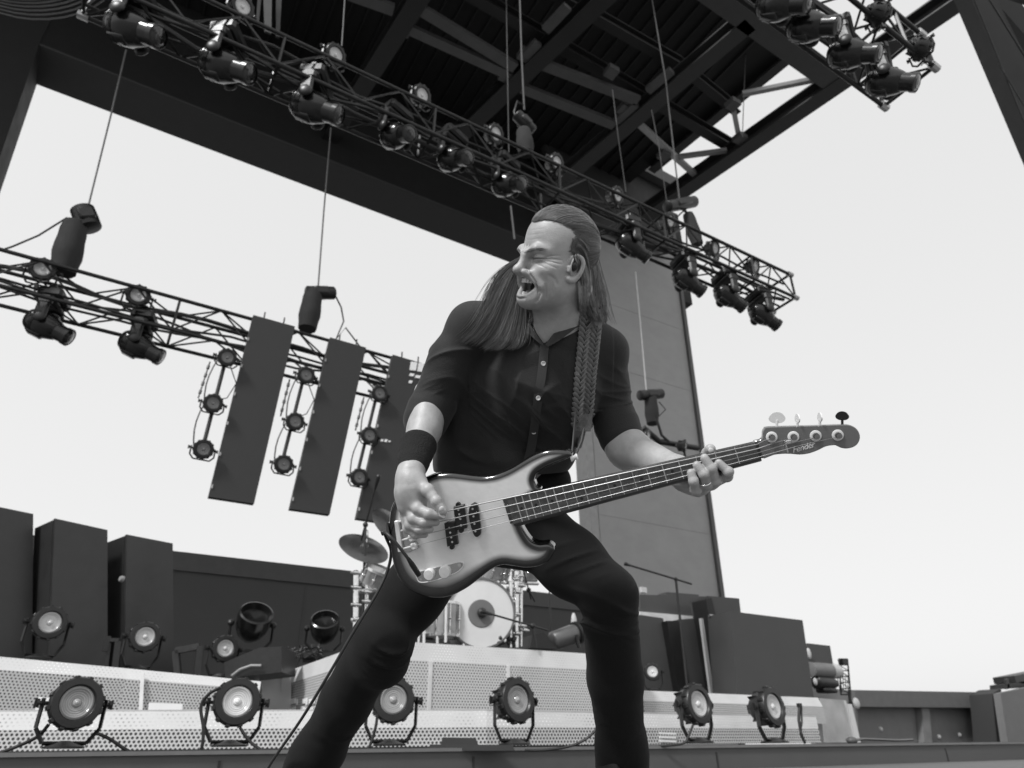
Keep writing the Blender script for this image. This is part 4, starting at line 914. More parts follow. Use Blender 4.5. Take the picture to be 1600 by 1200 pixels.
def catmull(pts,n=6,closed=True):
    pts=[np.asarray(p,float) for p in pts]; N=len(pts); out=[]
    for i in range(N if closed else N-1):
        g=lambda j: pts[j%N] if closed else pts[max(0,min(N-1,j))]
        p0,p1,p2,p3=g(i-1),g(i),g(i+1),g(i+2)
        for s in np.linspace(0,1,n,endpoint=False): out.append(.5*((2*p1)+(-p0+p2)*s+(2*p0-5*p1+4*p2-p3)*s*s+(-p0+3*p1-3*p2+p3)*s**3))
    if not closed: out.append(pts[-1])
    return out
def poly_sd(X,Y,poly):
    """signed distance of 2-D points to polygon (negative inside)"""
    d=np.full(X.shape,1e9); ins=np.zeros(X.shape,bool); n=len(poly)
    for i in range(n):
        a=poly[i]; b=poly[(i+1)%n]; ex,ey=b[0]-a[0],b[1]-a[1]; wx,wy=X-a[0],Y-a[1]
        t=np.clip((wx*ex+wy*ey)/(ex*ex+ey*ey+1e-12),0,1); d=np.minimum(d,(wx-ex*t)**2+(wy-ey*t)**2)
        c=((a[1]>Y)!=(b[1]>Y))&(X<(b[0]-a[0])*(Y-a[1])/((b[1]-a[1]) if abs(b[1]-a[1])>1e-12 else 1e-12)+a[0]); ins^=c
    d=np.sqrt(d); return np.where(ins,-d,d)
# ------------------------------------------------------------------ bass guitar
def zb(px): return 1.50-(px-700)*.00026
bO=P(700,820,zb(700)); bX=P(1185,703,zb(1185))-P(798,799,zb(798)); bX/=np.linalg.norm(bX)
bN=-(F)-(-F@bX)*bX; bN/=np.linalg.norm(bN); bY=np.cross(bN,bX)
if bY@U<0: bY=-bY
def bl(px,py,h=0.):  # pixel -> bass plane coordinates
    r=ray(px,py); t=((bO-CAM)@bN+h)/(r@bN); q=CAM+r*t-bO; return np.array([q@bX,q@bY])
def bw(x,y,h=0.): return bO+bX*x+bY*y+bN*h
def bp(px,py,h=0.): return bw(*bl(px,py,h),h)
zo=lambda x,y:(590+x/3.871,640+y/3.871)
out=[(75,600),(62,720),(72,850),(95,960),(135,1045),(200,1105),(285,1138),(370,1146),(450,1130),(540,1083),(620,1022),(690,970),(755,946),(830,955),(900,963),(975,952),(1030,922),(1062,875),(1066,838),(1030,812),(975,815),(925,795),(890,750),(866,700),(858,640),(900,560),(985,492),(957,462),(946,425),(968,385),(1030,347),(1110,315),(1172,285),(1168,262),(1140,247),(1090,242),(1010,250),(930,282),(860,322),(790,363),(720,392),(650,405),(580,402),(500,392),(420,385),(340,393),(260,425),(190,462),(120,520)]
outline=catmull([bl(*zo(x,y)) for x,y in out],4)
bass=empty('bass_guitar','sunburst electric bass guitar with dark headstock held across the player, cable plugged in','bass guitar',None,bO)
xs=[p[0] for p in outline]; ys=[p[1] for p in outline]
g=SDF((min(xs)-.01,min(ys)-.01,-.055),(max(xs)+.01,max(ys)+.01,.01),.0022)
X2,Y2=np.meshgrid(g.ax[0],g.ax[1],indexing='ij'); sd2=poly_sd(X2,Y2,outline).astype(np.float32)
rr=.011; hh_=.0215; Zg=g.ax[2][None,None,:]; q1=sd2[:,:,None]+rr; q2=np.abs(Zg+hh_)-hh_+rr
g.d=(np.sqrt(np.maximum(q1,0)**2+np.maximum(q2,0)**2)+np.minimum(np.maximum(q1,q2),0)-rr).astype(np.float32)
# forearm bevel on the upper rim
vv,tt,qq=g.mesh()
fx=np.clip(((vv[:,0]-g.lo[0])/g.res).astype(int),0,g.n[0]-1); fy=np.clip(((vv[:,1]-g.lo[1])/g.res).astype(int),0,g.n[1]-1)
edge=-sd2[fx,fy]
# burst: wider at the tail and the lower bout
xn=(vv[:,0]-min(xs))/(max(xs)-min(xs)); yn=(vv[:,1]-min(ys))/(max(ys)-min(ys))
wid=.015+.036*np.clip(1-xn*2.2,0,1)*np.clip(1.1-yn,0,1)+.030*np.clip(.55-yn,0,1)
tint=np.clip((edge-.0055)/wid,0,1); tint=tint*tint*(3-2*tint); tint=np.where(vv[:,2]<-.006,0,tint)
m_body=bpy.data.materials.new('sunburst_lacquer'); m_body.use_nodes=True; n_,b_,l_=nodes(m_body)
at=n_.nodes.new('ShaderNodeAttribute'); at.attribute_name='tint'; rp=n_.nodes.new('ShaderNodeValToRGB')
rp.color_ramp.elements[0].color=(.006,)*3+(1,); rp.color_ramp.elements[0].position=.0
e=rp.color_ramp.elements.new(.30); e.color=(.035,)*3+(1,); e=rp.color_ramp.elements.new(.7); e.color=(.44,)*3+(1,); rp.color_ramp.elements[-1].color=(.86,)*3+(1,)
tc=n_.nodes.new('ShaderNodeTexCoord'); mp=n_.nodes.new('ShaderNodeMapping'); mp.inputs['Scale'].default_value=(2,14,14); nz=n_.nodes.new('ShaderNodeTexNoise'); nz.inputs['Scale'].default_value=5; nz.inputs['Detail'].default_value=7
mr=n_.nodes.new('ShaderNodeMapRange'); mr.inputs[3].default_value=.88; mr.inputs[4].default_value=1.1; mm=n_.nodes.new('ShaderNodeMix'); mm.data_type='RGBA'; mm.blend_type='MULTIPLY'; mm.inputs[0].default_value=1
l_(tc.outputs['Object'],mp.inputs[0]); l_(mp.outputs[0],nz.inputs[0]); l_(nz.outputs[0],mr.inputs[0]); l_(at.outputs['Fac'],rp.inputs[0]); l_(rp.outputs[0],mm.inputs[6]); l_(mr.outputs[0],mm.inputs[7]); l_(mm.outputs[2],b_.inputs['Base Color'])
b_.inputs['Roughness'].default_value=.16; b_.inputs['Coat Weight'].default_value=1.; b_.inputs['Coat Roughness'].default_value=.03
mesh_ob('body',bO+vv[:,0:1]*bX+vv[:,1:2]*bY+vv[:,2:3]*bN,qq,m_body,bass,attr=tint)
def bprism(px,h0,h1,name,m,smooth=None,n=0,bev=0):
    pts=[bl(*p,h1) for p in px] if n==0 else catmull([bl(*p,h1) for p in px],n)
    b=MB(); 
    if bev:
        c=np.mean(pts,0); ins=[p+(c-p)/np.linalg.norm(c-p)*bev for p in pts]; N=len(pts)
        vs=[bw(*p,h0) for p in pts]+[bw(*p,h1-bev*.7) for p in pts]+[bw(*p,h1) for p in ins]
        fs=[tuple(range(N-1,-1,-1)),tuple(range(2*N,3*N))]
        for r_ in range(2):
            for i in range(N): j=(i+1)%N; fs.append((r_*N+i,r_*N+j,r_*N+N+j,r_*N+N+i))
        b.add(vs,fs)
    else: b.prism([bw(*p,h0) for p in pts],bN*(h1-h0))
    return b.build(name,m,bass,smooth=smooth)
m_neck=mat('neck_wood',.06,.35,noise=.15,nscale=30,stretch=(1,1,6),coat=.3)
m_board=mat('fretboard_rosewood',.10,.28,noise=.3,nscale=60)
m_hs=mat('headstock_lacquer',.15,.3,noise=.04,coat=.5)
m_fret=mat('fret_wire',.7,.2,metal=1); m_str=mat('string_steel',.42,.35,metal=.7); m_pu=mat('pickup_black',.015,.35,noise=.1,bump=0)
FT=[(792,779),(1181,691),(1189,716),(802,819)]
hb=.013
bprism([(785,781),(1181,692),(1189,716.5),(797,819)],-.016,hb-.005,'neck',m_neck,bev=.004)
bprism(FT,hb-.005,hb,'fretboard',m_board)
# neck lies thicker towards the floor side
b=MB(); a0=[bp(802,817,.004),bp(1189,715,.004)]; b.tube([a0[0]-bY*-.004-bN*.012,a0[1]-bY*-.004-bN*.010],[.016,.013],10); b.build('neck_back',m_neck,bass,smooth=60)
nutc=(bl(1181,691,hb)+bl(1189,716,hb))/2; brc=bl(640,837,hb); Ld=nutc-brc
tp0,tp1=bl(*FT[0],hb),bl(*FT[1],hb); bt0,bt1=bl(*FT[3],hb),bl(*FT[2],hb)
def board_at(x):
    f=(x-tp0[0])/(tp1[0]-tp0[0]); g_=(x-bt0[0])/(bt1[0]-bt0[0]); return tp0[1]+(tp1[1]-tp0[1])*f, bt0[1]+(bt1[1]-bt0[1])*g_
b=MB()
for n in range(1,21):
    x=brc[0]+Ld[0]*2**(-n/12)
    if x<tp0[0]+.004: continue
    yt,yb_=board_at(x); b=MB(); b.tube([bw(x,yt-.0005,hb+.0002),bw(x+.001,yb_+.0005,hb+.0002)],.0013,6); b.build('fret',m_fret,bass,smooth=60)
for n in (3,5,7,9,12,15,17,19):
    x=brc[0]+Ld[0]*(2**(-n/12)+2**(-(n-1)/12))/2; yt,yb_=board_at(x)
    for s in ((.5,) if n!=12 else (.3,.7)): c=bw(x,yt+(yb_-yt)*s,hb+.0001); b=MB(); b.lathe([(0,.0032),(.0004,.0032)],c,bN,14,cap0=False); b.build('dot_inlay',mat('inlay_dark',.02,.5),bass)
yt,yb_=board_at(tp1[0]); b=MB(); b.beam(bw(nutc[0],yt-.001,hb+.001),bw(nutc[0]+.002,yb_+.001,hb+.001),.005,.005,up=bN); b.build('nut',mat('nut_black',.03,.4),bass)
# headstock
hz=[(1177,692),(1188,687),(1191.5,682.5),(1192,675),(1194.5,670),(1200,667.3),(1240,666),(1280,664.8),(1317,663.5),(1330,664.8),(1339.5,671),(1344,681),(1342,691),(1335,698),(1324,701),(1314.7,700),(1309,697.5),(1303.7,695.8),(1291,697.6),(1277.5,704),(1264,708.7),(1250,710.5),(1235,709.3),(1222,709.4),(1209,711),(1189,716)]
hp=[bl(*p,.003) for p in hz]; hp=catmull(hp,3)
b=MB(); N=len(hp); cc=np.mean(hp,0)
vs=[];ringh=[(-.010,0),(.0015,0),(.003,.0015)]
for (h,ins) in ringh:
    for i,p in enumerate(hp):
        t_=hp[(i+1)%N]-hp[i-1]; nn=np.array([-t_[1],t_[0]]); nn/=np.linalg.norm(nn)+1e-9
        if nn@(cc-p)<0 and False: nn=-nn
        vs.append((p,nn,ins,h))
area=sum(hp[i][0]*hp[(i+1)%N][1]-hp[(i+1)%N][0]*hp[i][1] for i in range(N)); sg=1 if area>0 else -1
V_=[bw(*(p+nn*sg*ins),h) for p,nn,ins,h in vs]
fs=[tuple(range(N-1,-1,-1)),tuple(range(2*N,3*N))]+[(r_*N+i,r_*N+(i+1)%N,(r_+1)*N+(i+1)%N,(r_+1)*N+i) for r_ in range(2) for i in range(N)]
b.add(V_,fs); b.build('headstock',m_hs,bass,smooth=35)
posts=[(1205.7,683),(1239.7,682.5),(1274.5,681),(1309,680)]
for i,p in enumerate(posts):
    c=bp(*p,.004); b=MB(); b.lathe([(0,.0112),(.0012,.0108),(.002,.0085),(.0021,.0062)],c,bN,26,cap1=False); o=b.build('tuner_washer',mat('washer_pale',.85,.35,metal=.1),bass,smooth=40)
    b=MB(); b.lathe([(0,.0058),(.004,.0050),(.007,.0040),(.010,.0050),(.0125,.0052),(.0128,0)],c,bN,18,cap1=False); b.lathe([(.004,.0062),(.0065,.0062)],c,bN,12); b.build('tuner_post',mat('post_steel',.35,.2,metal=1),bass,smooth=40)
kx=[1214,1246,1281,1316]
for i,x in enumerate(kx):
    top={0:641,1:642,2:640,3:638}[i]; c=bp(x,top+12,-.004); s0=bp(x,668,-.004); up_=(c-s0)/np.linalg.norm(c-s0); sd_=np.cross(up_,bN)
    sd_/=np.linalg.norm(sd_)
    fl={0:1.,1:.12,2:.08,3:.85}[i]; b=MB(); b.tube([s0-up_*.006,c-up_*.004],.0026,8)
    nrm=bN; A0=sd_*fl+bN*(1-fl*fl)**.5; A0/=np.linalg.norm(A0); A1=np.cross(A0,up_)
    w=.0145 if i==0 else .0115; lob=[]
    for k in range(28):
        a=2*math.pi*k/28; r_=1+.13*abs(math.cos(1.5*a+.8)); lob.append((math.cos(a)*w*r_,math.sin(a)*w*.72*r_))
    b.prism([c+A0*x_+up_*y_-A1*.0012 for x_,y_ in lob],A1*.0024)
    b.build('tuning_key',mat('key_chrome',.85,.35,metal=.1) if i<3 else mat('key_chrome_dark',.03,.2,metal=.5),bass)
# string tree
b=MB(); c=bp(1228.5,698,.004); b.box(c,(.004,.026,.003),(bX,bY,bN),bev=.001); c2=bp(1232,690,.006); b.box(c2,(.012,.006,.004),(bX,bY,bN),bev=.001); b.build('string_tree',m_fret,bass,smooth=30)
# logo
def text_ob(body,name,m,org,ex,ey,ez,size,parent,shear=.0,extr=.0002):
    cu=bpy.data.curves.new(name,'FONT'); cu.body=body; cu.size=size; cu.shear=shear; cu.extrude=extr; cu.space_character=.92
    ob=bpy.data.objects.new(name,cu); SC.collection.objects.link(ob)
    ob.parent=parent; ob.matrix_parent_inverse=WM(parent).inverted()
    Mx=Matrix([(ex[0],ey[0],ez[0],org[0]),(ex[1],ey[1],ez[1],org[1]),(ex[2],ey[2],ez[2],org[2]),(0,0,0,1)])
    bpy.context.view_layer.update(); me=bpy.data.meshes.new_from_object(ob.evaluated_get(bpy.context.evaluated_depsgraph_get())); bpy.data.objects.remove(ob); me.transform(Mx); me.materials.clear(); me.materials.append(m)
    ob=bpy.data.objects.new(name,me); SC.collection.objects.link(ob); ob.parent=parent; ob.matrix_parent_inverse=WM(parent).inverted(); return ob
o0=bp(1241,707.0,.0036); o1=bp(1276,697.5,.0036); ex=(o1-o0)/np.linalg.norm(o1-o0); ey=np.cross(bN,ex)
m_logo=mat('logo_pale',.85,.5)
text_ob('Fender','logo',m_logo,o0-ex*.003,ex,ey,bN,.0165,bass,.35)
# bridge
m_chr2=mat('bridge_chrome',.95,.22,metal=.25,noise=.05,nscale=60)
bprism([(617,813),(632,812),(656,855),(640,863),(621,862)],0,.003,'bridge_plate',mat('plate_dark_chrome',.5,.12,metal=1),bev=.001)  # darker than the saddles: the shadow under them is in its colour
bprism([(616,815),(622,814),(629,862),(622,863)],.003,.012,'bridge_wall',m_chr2,bev=.001)
saddles=[(636,812),(639.5,826),(643,840),(647,853)]
for i,p in enumerate(saddles):
    c=bp(*p,.008); b=MB(); b.box(c,(.013,.0145,.009),(bX,bY,bN),bev=.002); b.tube([c,c-bX*.026],.0022,8); b.tube([c+bY*.005,c+bY*.005+bN*.007],.0015,6); b.tube([c-bY*.005,c-bY*.005+bN*.007],.0015,6); b.build('saddle',m_chr2,bass,smooth=35)
# pickups
zz=zo
def qpx(cx,cy,L_,W_,ang=None):
    return None
u_=bl(*zz(490,570)); 
bprism([zz(457,590),zz(520,575),zz(538,718),zz(474,732)],0,.010,'pickup',m_pu,bev=.002)
bprism([zz(402,690),zz(466,675),zz(485,815),zz(420,830)],0,.010,'pickup',m_pu,bev=.002)
bprism([zz(553,600),zz(570,570),zz(590,568),zz(604,590),zz(622,735),zz(612,765),zz(592,770),zz(575,745),zz(552,660)],0,.009,'pickup',m_pu,n=4,bev=.002)
for p in ((490,572),(509,728),(430,690),(453,828)): b=MB(); b.lathe([(0,.0055),(.007,.005)],bp(*zz(*p),0),bN,12); b.build('pickup_ear',m_pu,bass,smooth=40)
b=MB()
for pts,n in ((((489,605),(501,660)),3),(((497,655),(505,700)),2),(((434,715),(452,800)),4),(((575,600),(592,735)),4)):
    for k in range(n): f=k/(n-1); b.lathe([(0,.0026),(.0012,.0024)],bp(*zz(pts[0][0]+(pts[1][0]-pts[0][0])*f,pts[0][1]+(pts[1][1]-pts[0][1])*f),.0095),bN,12)
b.build('pole_piece',m_fret,bass,smooth=40)
# control plate, knobs, jack
bprism([zz(242,985),zz(330,960),zz(420,938),zz(490,922),zz(518,927),zz(516,950),zz(478,985),zz(410,1012),zz(340,1035),zz(262,1045),zz(238,1020)],0,.002,'control_plate',mat('plate_dark_chrome',.5,.12,metal=1),n=3,bev=.0008)
b=MB(); rim=catmull([bl(*zz(*p),.002) for p in ((242,985),(330,960),(420,938),(490,922),(518,927),(516,950),(478,985),(410,1012),(340,1035),(262,1045),(238,1020))],4); b.tube([bw(*p,.0022) for p in rim+[rim[0]]],.0012,6,cap=False); b.build('plate_rim',m_chr2,bass,smooth=60)
for p,r_ in (((318,990),.0125),((412,975),.0135)):
    b=MB(); b.lathe([(0,r_),(.002,r_*1.02),(.010,r_*.95),(.013,r_*.85),(.0135,0)],bp(*zz(*p),.002),bN,24,wob=lambda k:1+.02*(k%2),cap1=False); b.build('knob',m_chr2,bass,smooth=30)
b=MB(); b.lathe([(0,.004),(.003,.004),(.0032,0)],bp(*zz(497,938),.002),bN,12,cap1=False); b.lathe([(0,.003),(.001,.003)],bp(*zz(262,1025),.002),bN,12); b.build('screw',m_fret,bass,smooth=40)
# strap button and a rim highlight line
b=MB(); b.lathe([(0,.008),(.003,.007),(.008,.0045),(.013,.0075),(.015,.006)],bp(892,716,-.02)+bX*.0,bX,16); b.build('strap_button',m_chr2,bass,smooth=40)
b=MB(); b.lathe([(0,.007),(.012,.005),(.016,.007)],bp(607,830,-.02),-bX,16); b.build('strap_button',mat('strap_end',.015,.5),bass,smooth=40)
# strings
fr=[.13,.38,.62,.87]; ends=posts
for i in range(4):
    x=nutc[0]; yt,yb_=board_at(x); ny=yt+(yb_-yt)*fr[i]; s=bl(*saddles[i],.013)
    pts=[bw(s[0]-.010,s[1],.011),bw(s[0],s[1],.0135),bw(x,ny,hb+.0042),bw(*(bl(*posts[i],.01)*.5+np.array([x,ny])*.5),.012),bp(posts[i][0]-1,posts[i][1]+3,.0095)]
    b=MB(); b.tube(pts,.00135-.00022*i,6); b.build('string',m_str,bass,smooth=60)
# instrument cable
def spl(pts,n=6): return catmull(pts,n,False)
cz=[P(653,896,1.485),P(640,876,1.47),P(620,850,1.468),P(607,836,1.475),P(600,831,1.50),P(604,842,1.545),P(611,862,1.575),P(606,890,1.585),P(590,925,1.565),P(566,965,1.55),P(545,1000,1.55),P(510,1060,1.56),P(470,1125,1.62),P(425,1190,1.72),P(395,1240,1.78)]
q=P(360,1262,1.8); q[2]=-.158; cz.append(q)
b=MB(); b.tube(spl(cz),.0035,8); cb=b.build('instrument_cable',mat('cord_grey',.035,.45),smooth=60); tag(cb,'dark instrument cable from the bass control plate down along the bent leg','cable')
b=MB(); j=P(653,896,1.483); d=P(636,870,1.468)-j; b.tube([j-d*.1,j+d*.55,j+d*.9],[.006,.006,.004],10); o=b.build('plug',m_fix,None,smooth=50); o.parent=cb
# ------------------------------------------------------------------ the player
def C(px,py,z): return np.array([(px-800)/FPX*z,z,(600-py)/FPX*z])     # lens-aligned metres
rng=np.random.default_rng(5)
_w=[(rng.normal(size=3),rng.uniform(0,6.28)) for _ in range(10)]
def wob(X,Y,Z,f):
    v=0.
    for i,(w,p) in enumerate(_w): v=v+np.sin((w[0]*X+w[1]*Y+w[2]*Z)*f+p+ .9*np.sin((w[2]*X-w[0]*Y+w[1]*Z)*f*.6+p*2))
    return v/4.
def folds(s,bb,dirv,f,amp,warp=6.,mask=None):
    """cloth folds: ridged waves with crests along the plane normal dirv"""
    sl=s.sl(bb,0.); 
    if sl is None: return
    X,Y,Z=s.grid(sl); d=np.asarray(dirv,float); d=d/np.linalg.norm(d)
    q=X*d[0]+Y*d[1]+Z*d[2]; w1=wob(X,Y,Z,warp); w2=wob(X+.7,Y+.3,Z-.5,warp*1.4); w3=wob(X-.4,Y+.9,Z+.2,warp*.9)
    v=(1-np.abs(np.sin(q*f*.62+2.6*w1)))**2.2*np.clip(.5+.8*w3,0,1.3)+.7*(1-np.abs(np.sin(q*f*1.15+3.4*w2)))**2.*np.clip(.5-.8*w3,0,1.3)-.25
    a=amp*np.clip(.6+.7*w2,0,1.4)
    for A_,lo_,hi_ in ((X,bb[0][0],bb[1][0]),(Z,bb[0][2],bb[1][2])): e_=np.clip(np.minimum(A_-lo_,hi_-A_)/.05,0,1); a=a*(e_*e_*(3-2*e_))
    if mask is not None: a=a*mask(X,Y,Z)
    s.d[sl]-=(a*v).astype(np.float32)
PSI=math.radians(60); PHI=math.radians(9); PIT=math.radians(5)
def headM():
    lx=np.array([math.cos(PSI),-math.sin(PSI),0]); ly=np.array([-math.sin(PSI),-math.cos(PSI),0]); lz=np.array([0,0,1.])
    # roll about the face direction: crown goes to his left
    x=lx*math.cos(PHI)-lz*math.sin(PHI); z=lz*math.cos(PHI)+lx*math.sin(PHI); y=ly
    y2=y*math.cos(PIT)+z*math.sin(PIT); z2=z*math.cos(PIT)-y*math.sin(PIT)
    return np.array([x,y2,z2])
HM=headM(); HC=C(876,407,1.56)
def H(x,y,z): return HC+x*HM[0]+y*HM[1]+z*HM[2]
def Hl(p): return (np.asarray(p)-HC)@HM.T
# ---- head, neck, upper chest
s=SDF((-.045,1.40,.04),(.205,1.78,.43),.0015)
E_=lambda c,r,k=0.,sub=False,A=None: s.ell(H(*c),r,HM if A is None else A,k,sub)
Cp=lambda a,b,ra,rb,k=0.,sub=False: s.cap(H(*a),H(*b),ra,rb,k,sub)
E_((0,-.003,.032),(.071,.079,.078)); E_((0,.022,.040),(.062,.066,.062),.03); E_((0,.028,-.022),(.059,.058,.072),.03)
for sx in (-1,1):
    Cp((sx*.054,-.004,-.055),(sx*.017,.062,-.098),.015,.016,.03)          # jaw line
    E_((sx*.039,.057,-.034),(.023,.024,.019),.018)                          # cheek pushed up
    Cp((sx*.061,.010,-.022),(sx*.050,.045,-.024),.011,.012,.02)             # zygomatic
    E_((sx*.044,.030,-.064),(.020,.030,.030),.025)
    Cp((sx*.009,.0935,.002),(sx*.030,.0865,.008),.0088,.0082,.012); Cp((sx*.030,.086,.010),(sx*.046,.066,.010),.0075,.0045,.016)   # lowered brow
E_((0,.069,-.102),(.021,.018,.0150),.016); E_((0,.042,-.092),(.040,.04,.018),.03)
E_((0,.072,-.054),(.028,.018,.014),.015)
for sx in (-1,1):
    E_((sx*.030,.090,-.009),(.016,.010,.0065),.010,True)                     # squeezed socket
    E_((sx*.030,.073,-.009),(.016,.0155,.0095),.004)                         # shut lids
Cp((0,.091,-.002),(0,.103,-.034),.0085,.0108,.014)                           # nose
E_((0,.1075,-.0395),(.0120,.0125,.0108),.008)
for sx in (-1,1):
    E_((sx*.0145,.096,-.043),(.0070,.0105,.0078),.005); E_((sx*.0085,.104,-.0515),(.0045,.007,.0050),.003,True)
    Cp((sx*.026,.087,-.044),(sx*.044,.068,-.068),.0062,.005,.014)            # fold beside the mouth
# mouth: wide open, corners drawn back
E_((0,.078,-.0735),(.0285,.046,.0218),.004,True)
pts=[]
for k in range(25):
    a=2*math.pi*k/24; x=.0305*math.cos(a); z=-.0735+.0245*math.sin(a)+.003*abs(math.cos(a))**3; pts.append((x,.0945-.026*(x/.0305)**2-(.005 if z<-.085 else 0)*min(1,(-.085-z)/.012 if z<-.085 else 0),z))
for k in range(24): r0=.0034 if math.sin(2*math.pi*(k+.5)/24)>-.2 else .0046; Cp(pts[k],pts[k+1],r0,r0,.005)
# ears
ED=np.array([0,.020,-.017])
for sx in (-1,1):
    er=[(.070,.000,-.026),(.075,-.010,-.028),(.080,-.021,-.014),(.082,-.026,.006),(.081,-.022,.020),(.077,-.010,.026),(.072,.000,.019),(.069,.003,.006)]
    er=catmull([np.array(q) for q in er],3,False)
    A_=np.array([HM[0]*.88+HM[1]*.47*sx*-1,HM[1]*.88+HM[0]*.47*sx,HM[2]])
    s.ell(H(sx*.073,-.010+ED[1],ED[2]),(.0055,.016,.023),A_,.004)
    n_e=len(er); s.chain([H(sx*q[0],q[1]+ED[1],q[2]+ED[2]) for q in er],list(np.interp(np.linspace(0,1,n_e),[0,.15,.35,1],[.0066,.0070,.0042,.0034])),.003)
    s.ell(H(sx*.0815,-.008+ED[1],.001+ED[2]),(.0080,.0090,.0150),HM,.003,True); Cp((sx*.073,.004+ED[1],-.002+ED[2]),(sx*.075,.004+ED[1],-.010+ED[2]),.0042,.004,.003)
# neck and clavicle area
s.cap(H(0,-.035,-.060),C(868,530,1.665),.054,.060,.03); s.cap(H(0,.0,-.078),C(856,545,1.64),.036,.045,.035)
s.cap(C(868,545,1.67),C(860,600,1.70),.070,.085,.04)
sl=s.sl((s.lo,s.lo+s.n*s.res),0.); X,Y,Z=s.grid(sl); s.d-=(.0004*np.clip(wob(X,Y,Z,75),-1.5,1.5)+.0006*np.clip(wob(X,Y,Z,38),-1,1)).astype(np.float32)
Lx,Ly,Lz=[((X-HC[0])*HM[i][0]+(Y-HC[1])*HM[i][1]+(Z-HC[2])*HM[i][2]).astype(np.float32) for i in range(3)]
def groove(pts,n,w,dep,both=True,endf=.25):
    """crease pressed into the face along a polyline seen from direction n (head axes)"""
    for sx in ((-1,1) if both else (1,)):
        nn=np.array([n[0]*sx,n[1],n[2]],float); nn/=np.linalg.norm(nn); u=np.cross(nn,(0,0,1.)); u/=np.linalg.norm(u); v=np.cross(nn,u)
        pp=[np.array([q[0]*sx,q[1],q[2]],float) for q in pts]
        q3=np.array(pp); lo=(q3.min(0)-.02); hi=(q3.max(0)+.02)
        msk=(Lx>lo[0])&(Lx<hi[0])&(Ly>lo[1])&(Ly<hi[1])&(Lz>lo[2])&(Lz<hi[2]); ii=np.nonzero(msk)
        if len(ii[0])==0: continue
        pu=Lx[ii]*u[0]+Ly[ii]*u[1]+Lz[ii]*u[2]; pv=Lx[ii]*v[0]+Ly[ii]*v[1]+Lz[ii]*v[2]
        best=np.full(pu.shape,9.); bt=np.zeros(pu.shape); N=len(pp)-1
        for i in range(N):
            a=np.array([pp[i]@u,pp[i]@v]); c=np.array([pp[i+1]@u,pp[i+1]@v]); e=c-a; t=np.clip(((pu-a[0])*e[0]+(pv-a[1])*e[1])/(e@e+1e-12),0,1); dd=np.hypot(pu-a[0]-t*e[0],pv-a[1]-t*e[1]); m_=dd<best; best=np.where(m_,dd,best); bt=np.where(m_,(i+t)/N,bt)
        fade=np.clip(np.minimum(bt,1-bt)/endf,0,1)**.6 if endf>0 else 1.
        s.d[ii]+=(dep*np.exp(-(best/w)**2)*fade).astype(np.float32)
g=groove
g([(.014,.09,-.006),(.022,.09,-.0105),(.032,.085,-.0115),(.044,.075,-.0095),(.050,.07,-.007)],(.45,.9,0),.0016,.0032)       # shut eye slit
g([(.013,.09,-.010),(.022,.088,-.018),(.034,.08,-.020),(.046,.07,-.016)],(.5,.85,0),.0014,.0014)                         # under the lid
g([(.046,.072,-.006),(.056,.06,.000),(.066,.045,.003)],(.8,.6,0),.0013,.0016); g([(.047,.072,-.009),(.058,.06,-.007),(.070,.04,-.006)],(.8,.6,0),.0013,.0017)
g([(.047,.072,-.012),(.058,.058,-.014),(.069,.04,-.016)],(.8,.6,0),.0013,.0015); g([(.044,.074,-.016),(.054,.062,-.022),(.064,.045,-.026)],(.8,.6,0),.0013,.0012)
g([(.030,.08,-.023),(.042,.07,-.026),(.052,.06,-.033)],(.7,.7,0),.0016,.0011)
g([(.016,.09,.000),(.030,.09,.003),(.044,.08,.002)],(.4,.9,0),.0016,.0016)                                              # fold under the brow
g([(.019,.095,-.036),(.028,.088,-.048),(.037,.078,-.062),(.041,.072,-.080),(.039,.068,-.096)],(.6,.8,0),.0026,.0030)      # beside mouth
g([(.046,.06,-.060),(.049,.055,-.078),(.046,.05,-.096)],(.8,.6,0),.0022,.0016)
g([(.006,.1,.020),(.0045,.1,.000)],(0,1,0),.0016,.0028); g([(0,.1,.001),(.012,.1,-.004)],(0,1,0),.0012,.0012)
g([(.014,.1,-.012),(.020,.095,-.022)],(.4,.9,0),.0014,.0010)
for z in (.030,.041,.052): g([(-.034,.08,z+.002),(-.01,.09,z-.001),(.012,.09,z),(.038,.08,z+.004)],(.2,1,0),.0014,.0005,False)
g([(-.02,.08,-.0965),(0,.08,-.0985),(.02,.08,-.0965)],(0,1,-.2),.0028,.0026,False)                                          # under the lip
g([(.041,.068,-.070),(.042,.064,-.084),(.036,.062,-.096),(.026,.062,-.106)],(.6,.8,0),.0024,.0030); g([(.052,.05,-.050),(.056,.045,-.068),(.052,.04,-.086)],(.8,.5,0),.003,.0014)
g([(.050,.06,-.040),(.058,.045,-.050),(.060,.035,-.064)],(.8,.6,0),.004,.0018)                                           # hollow below cheek
hv,_,hq=s.mesh()
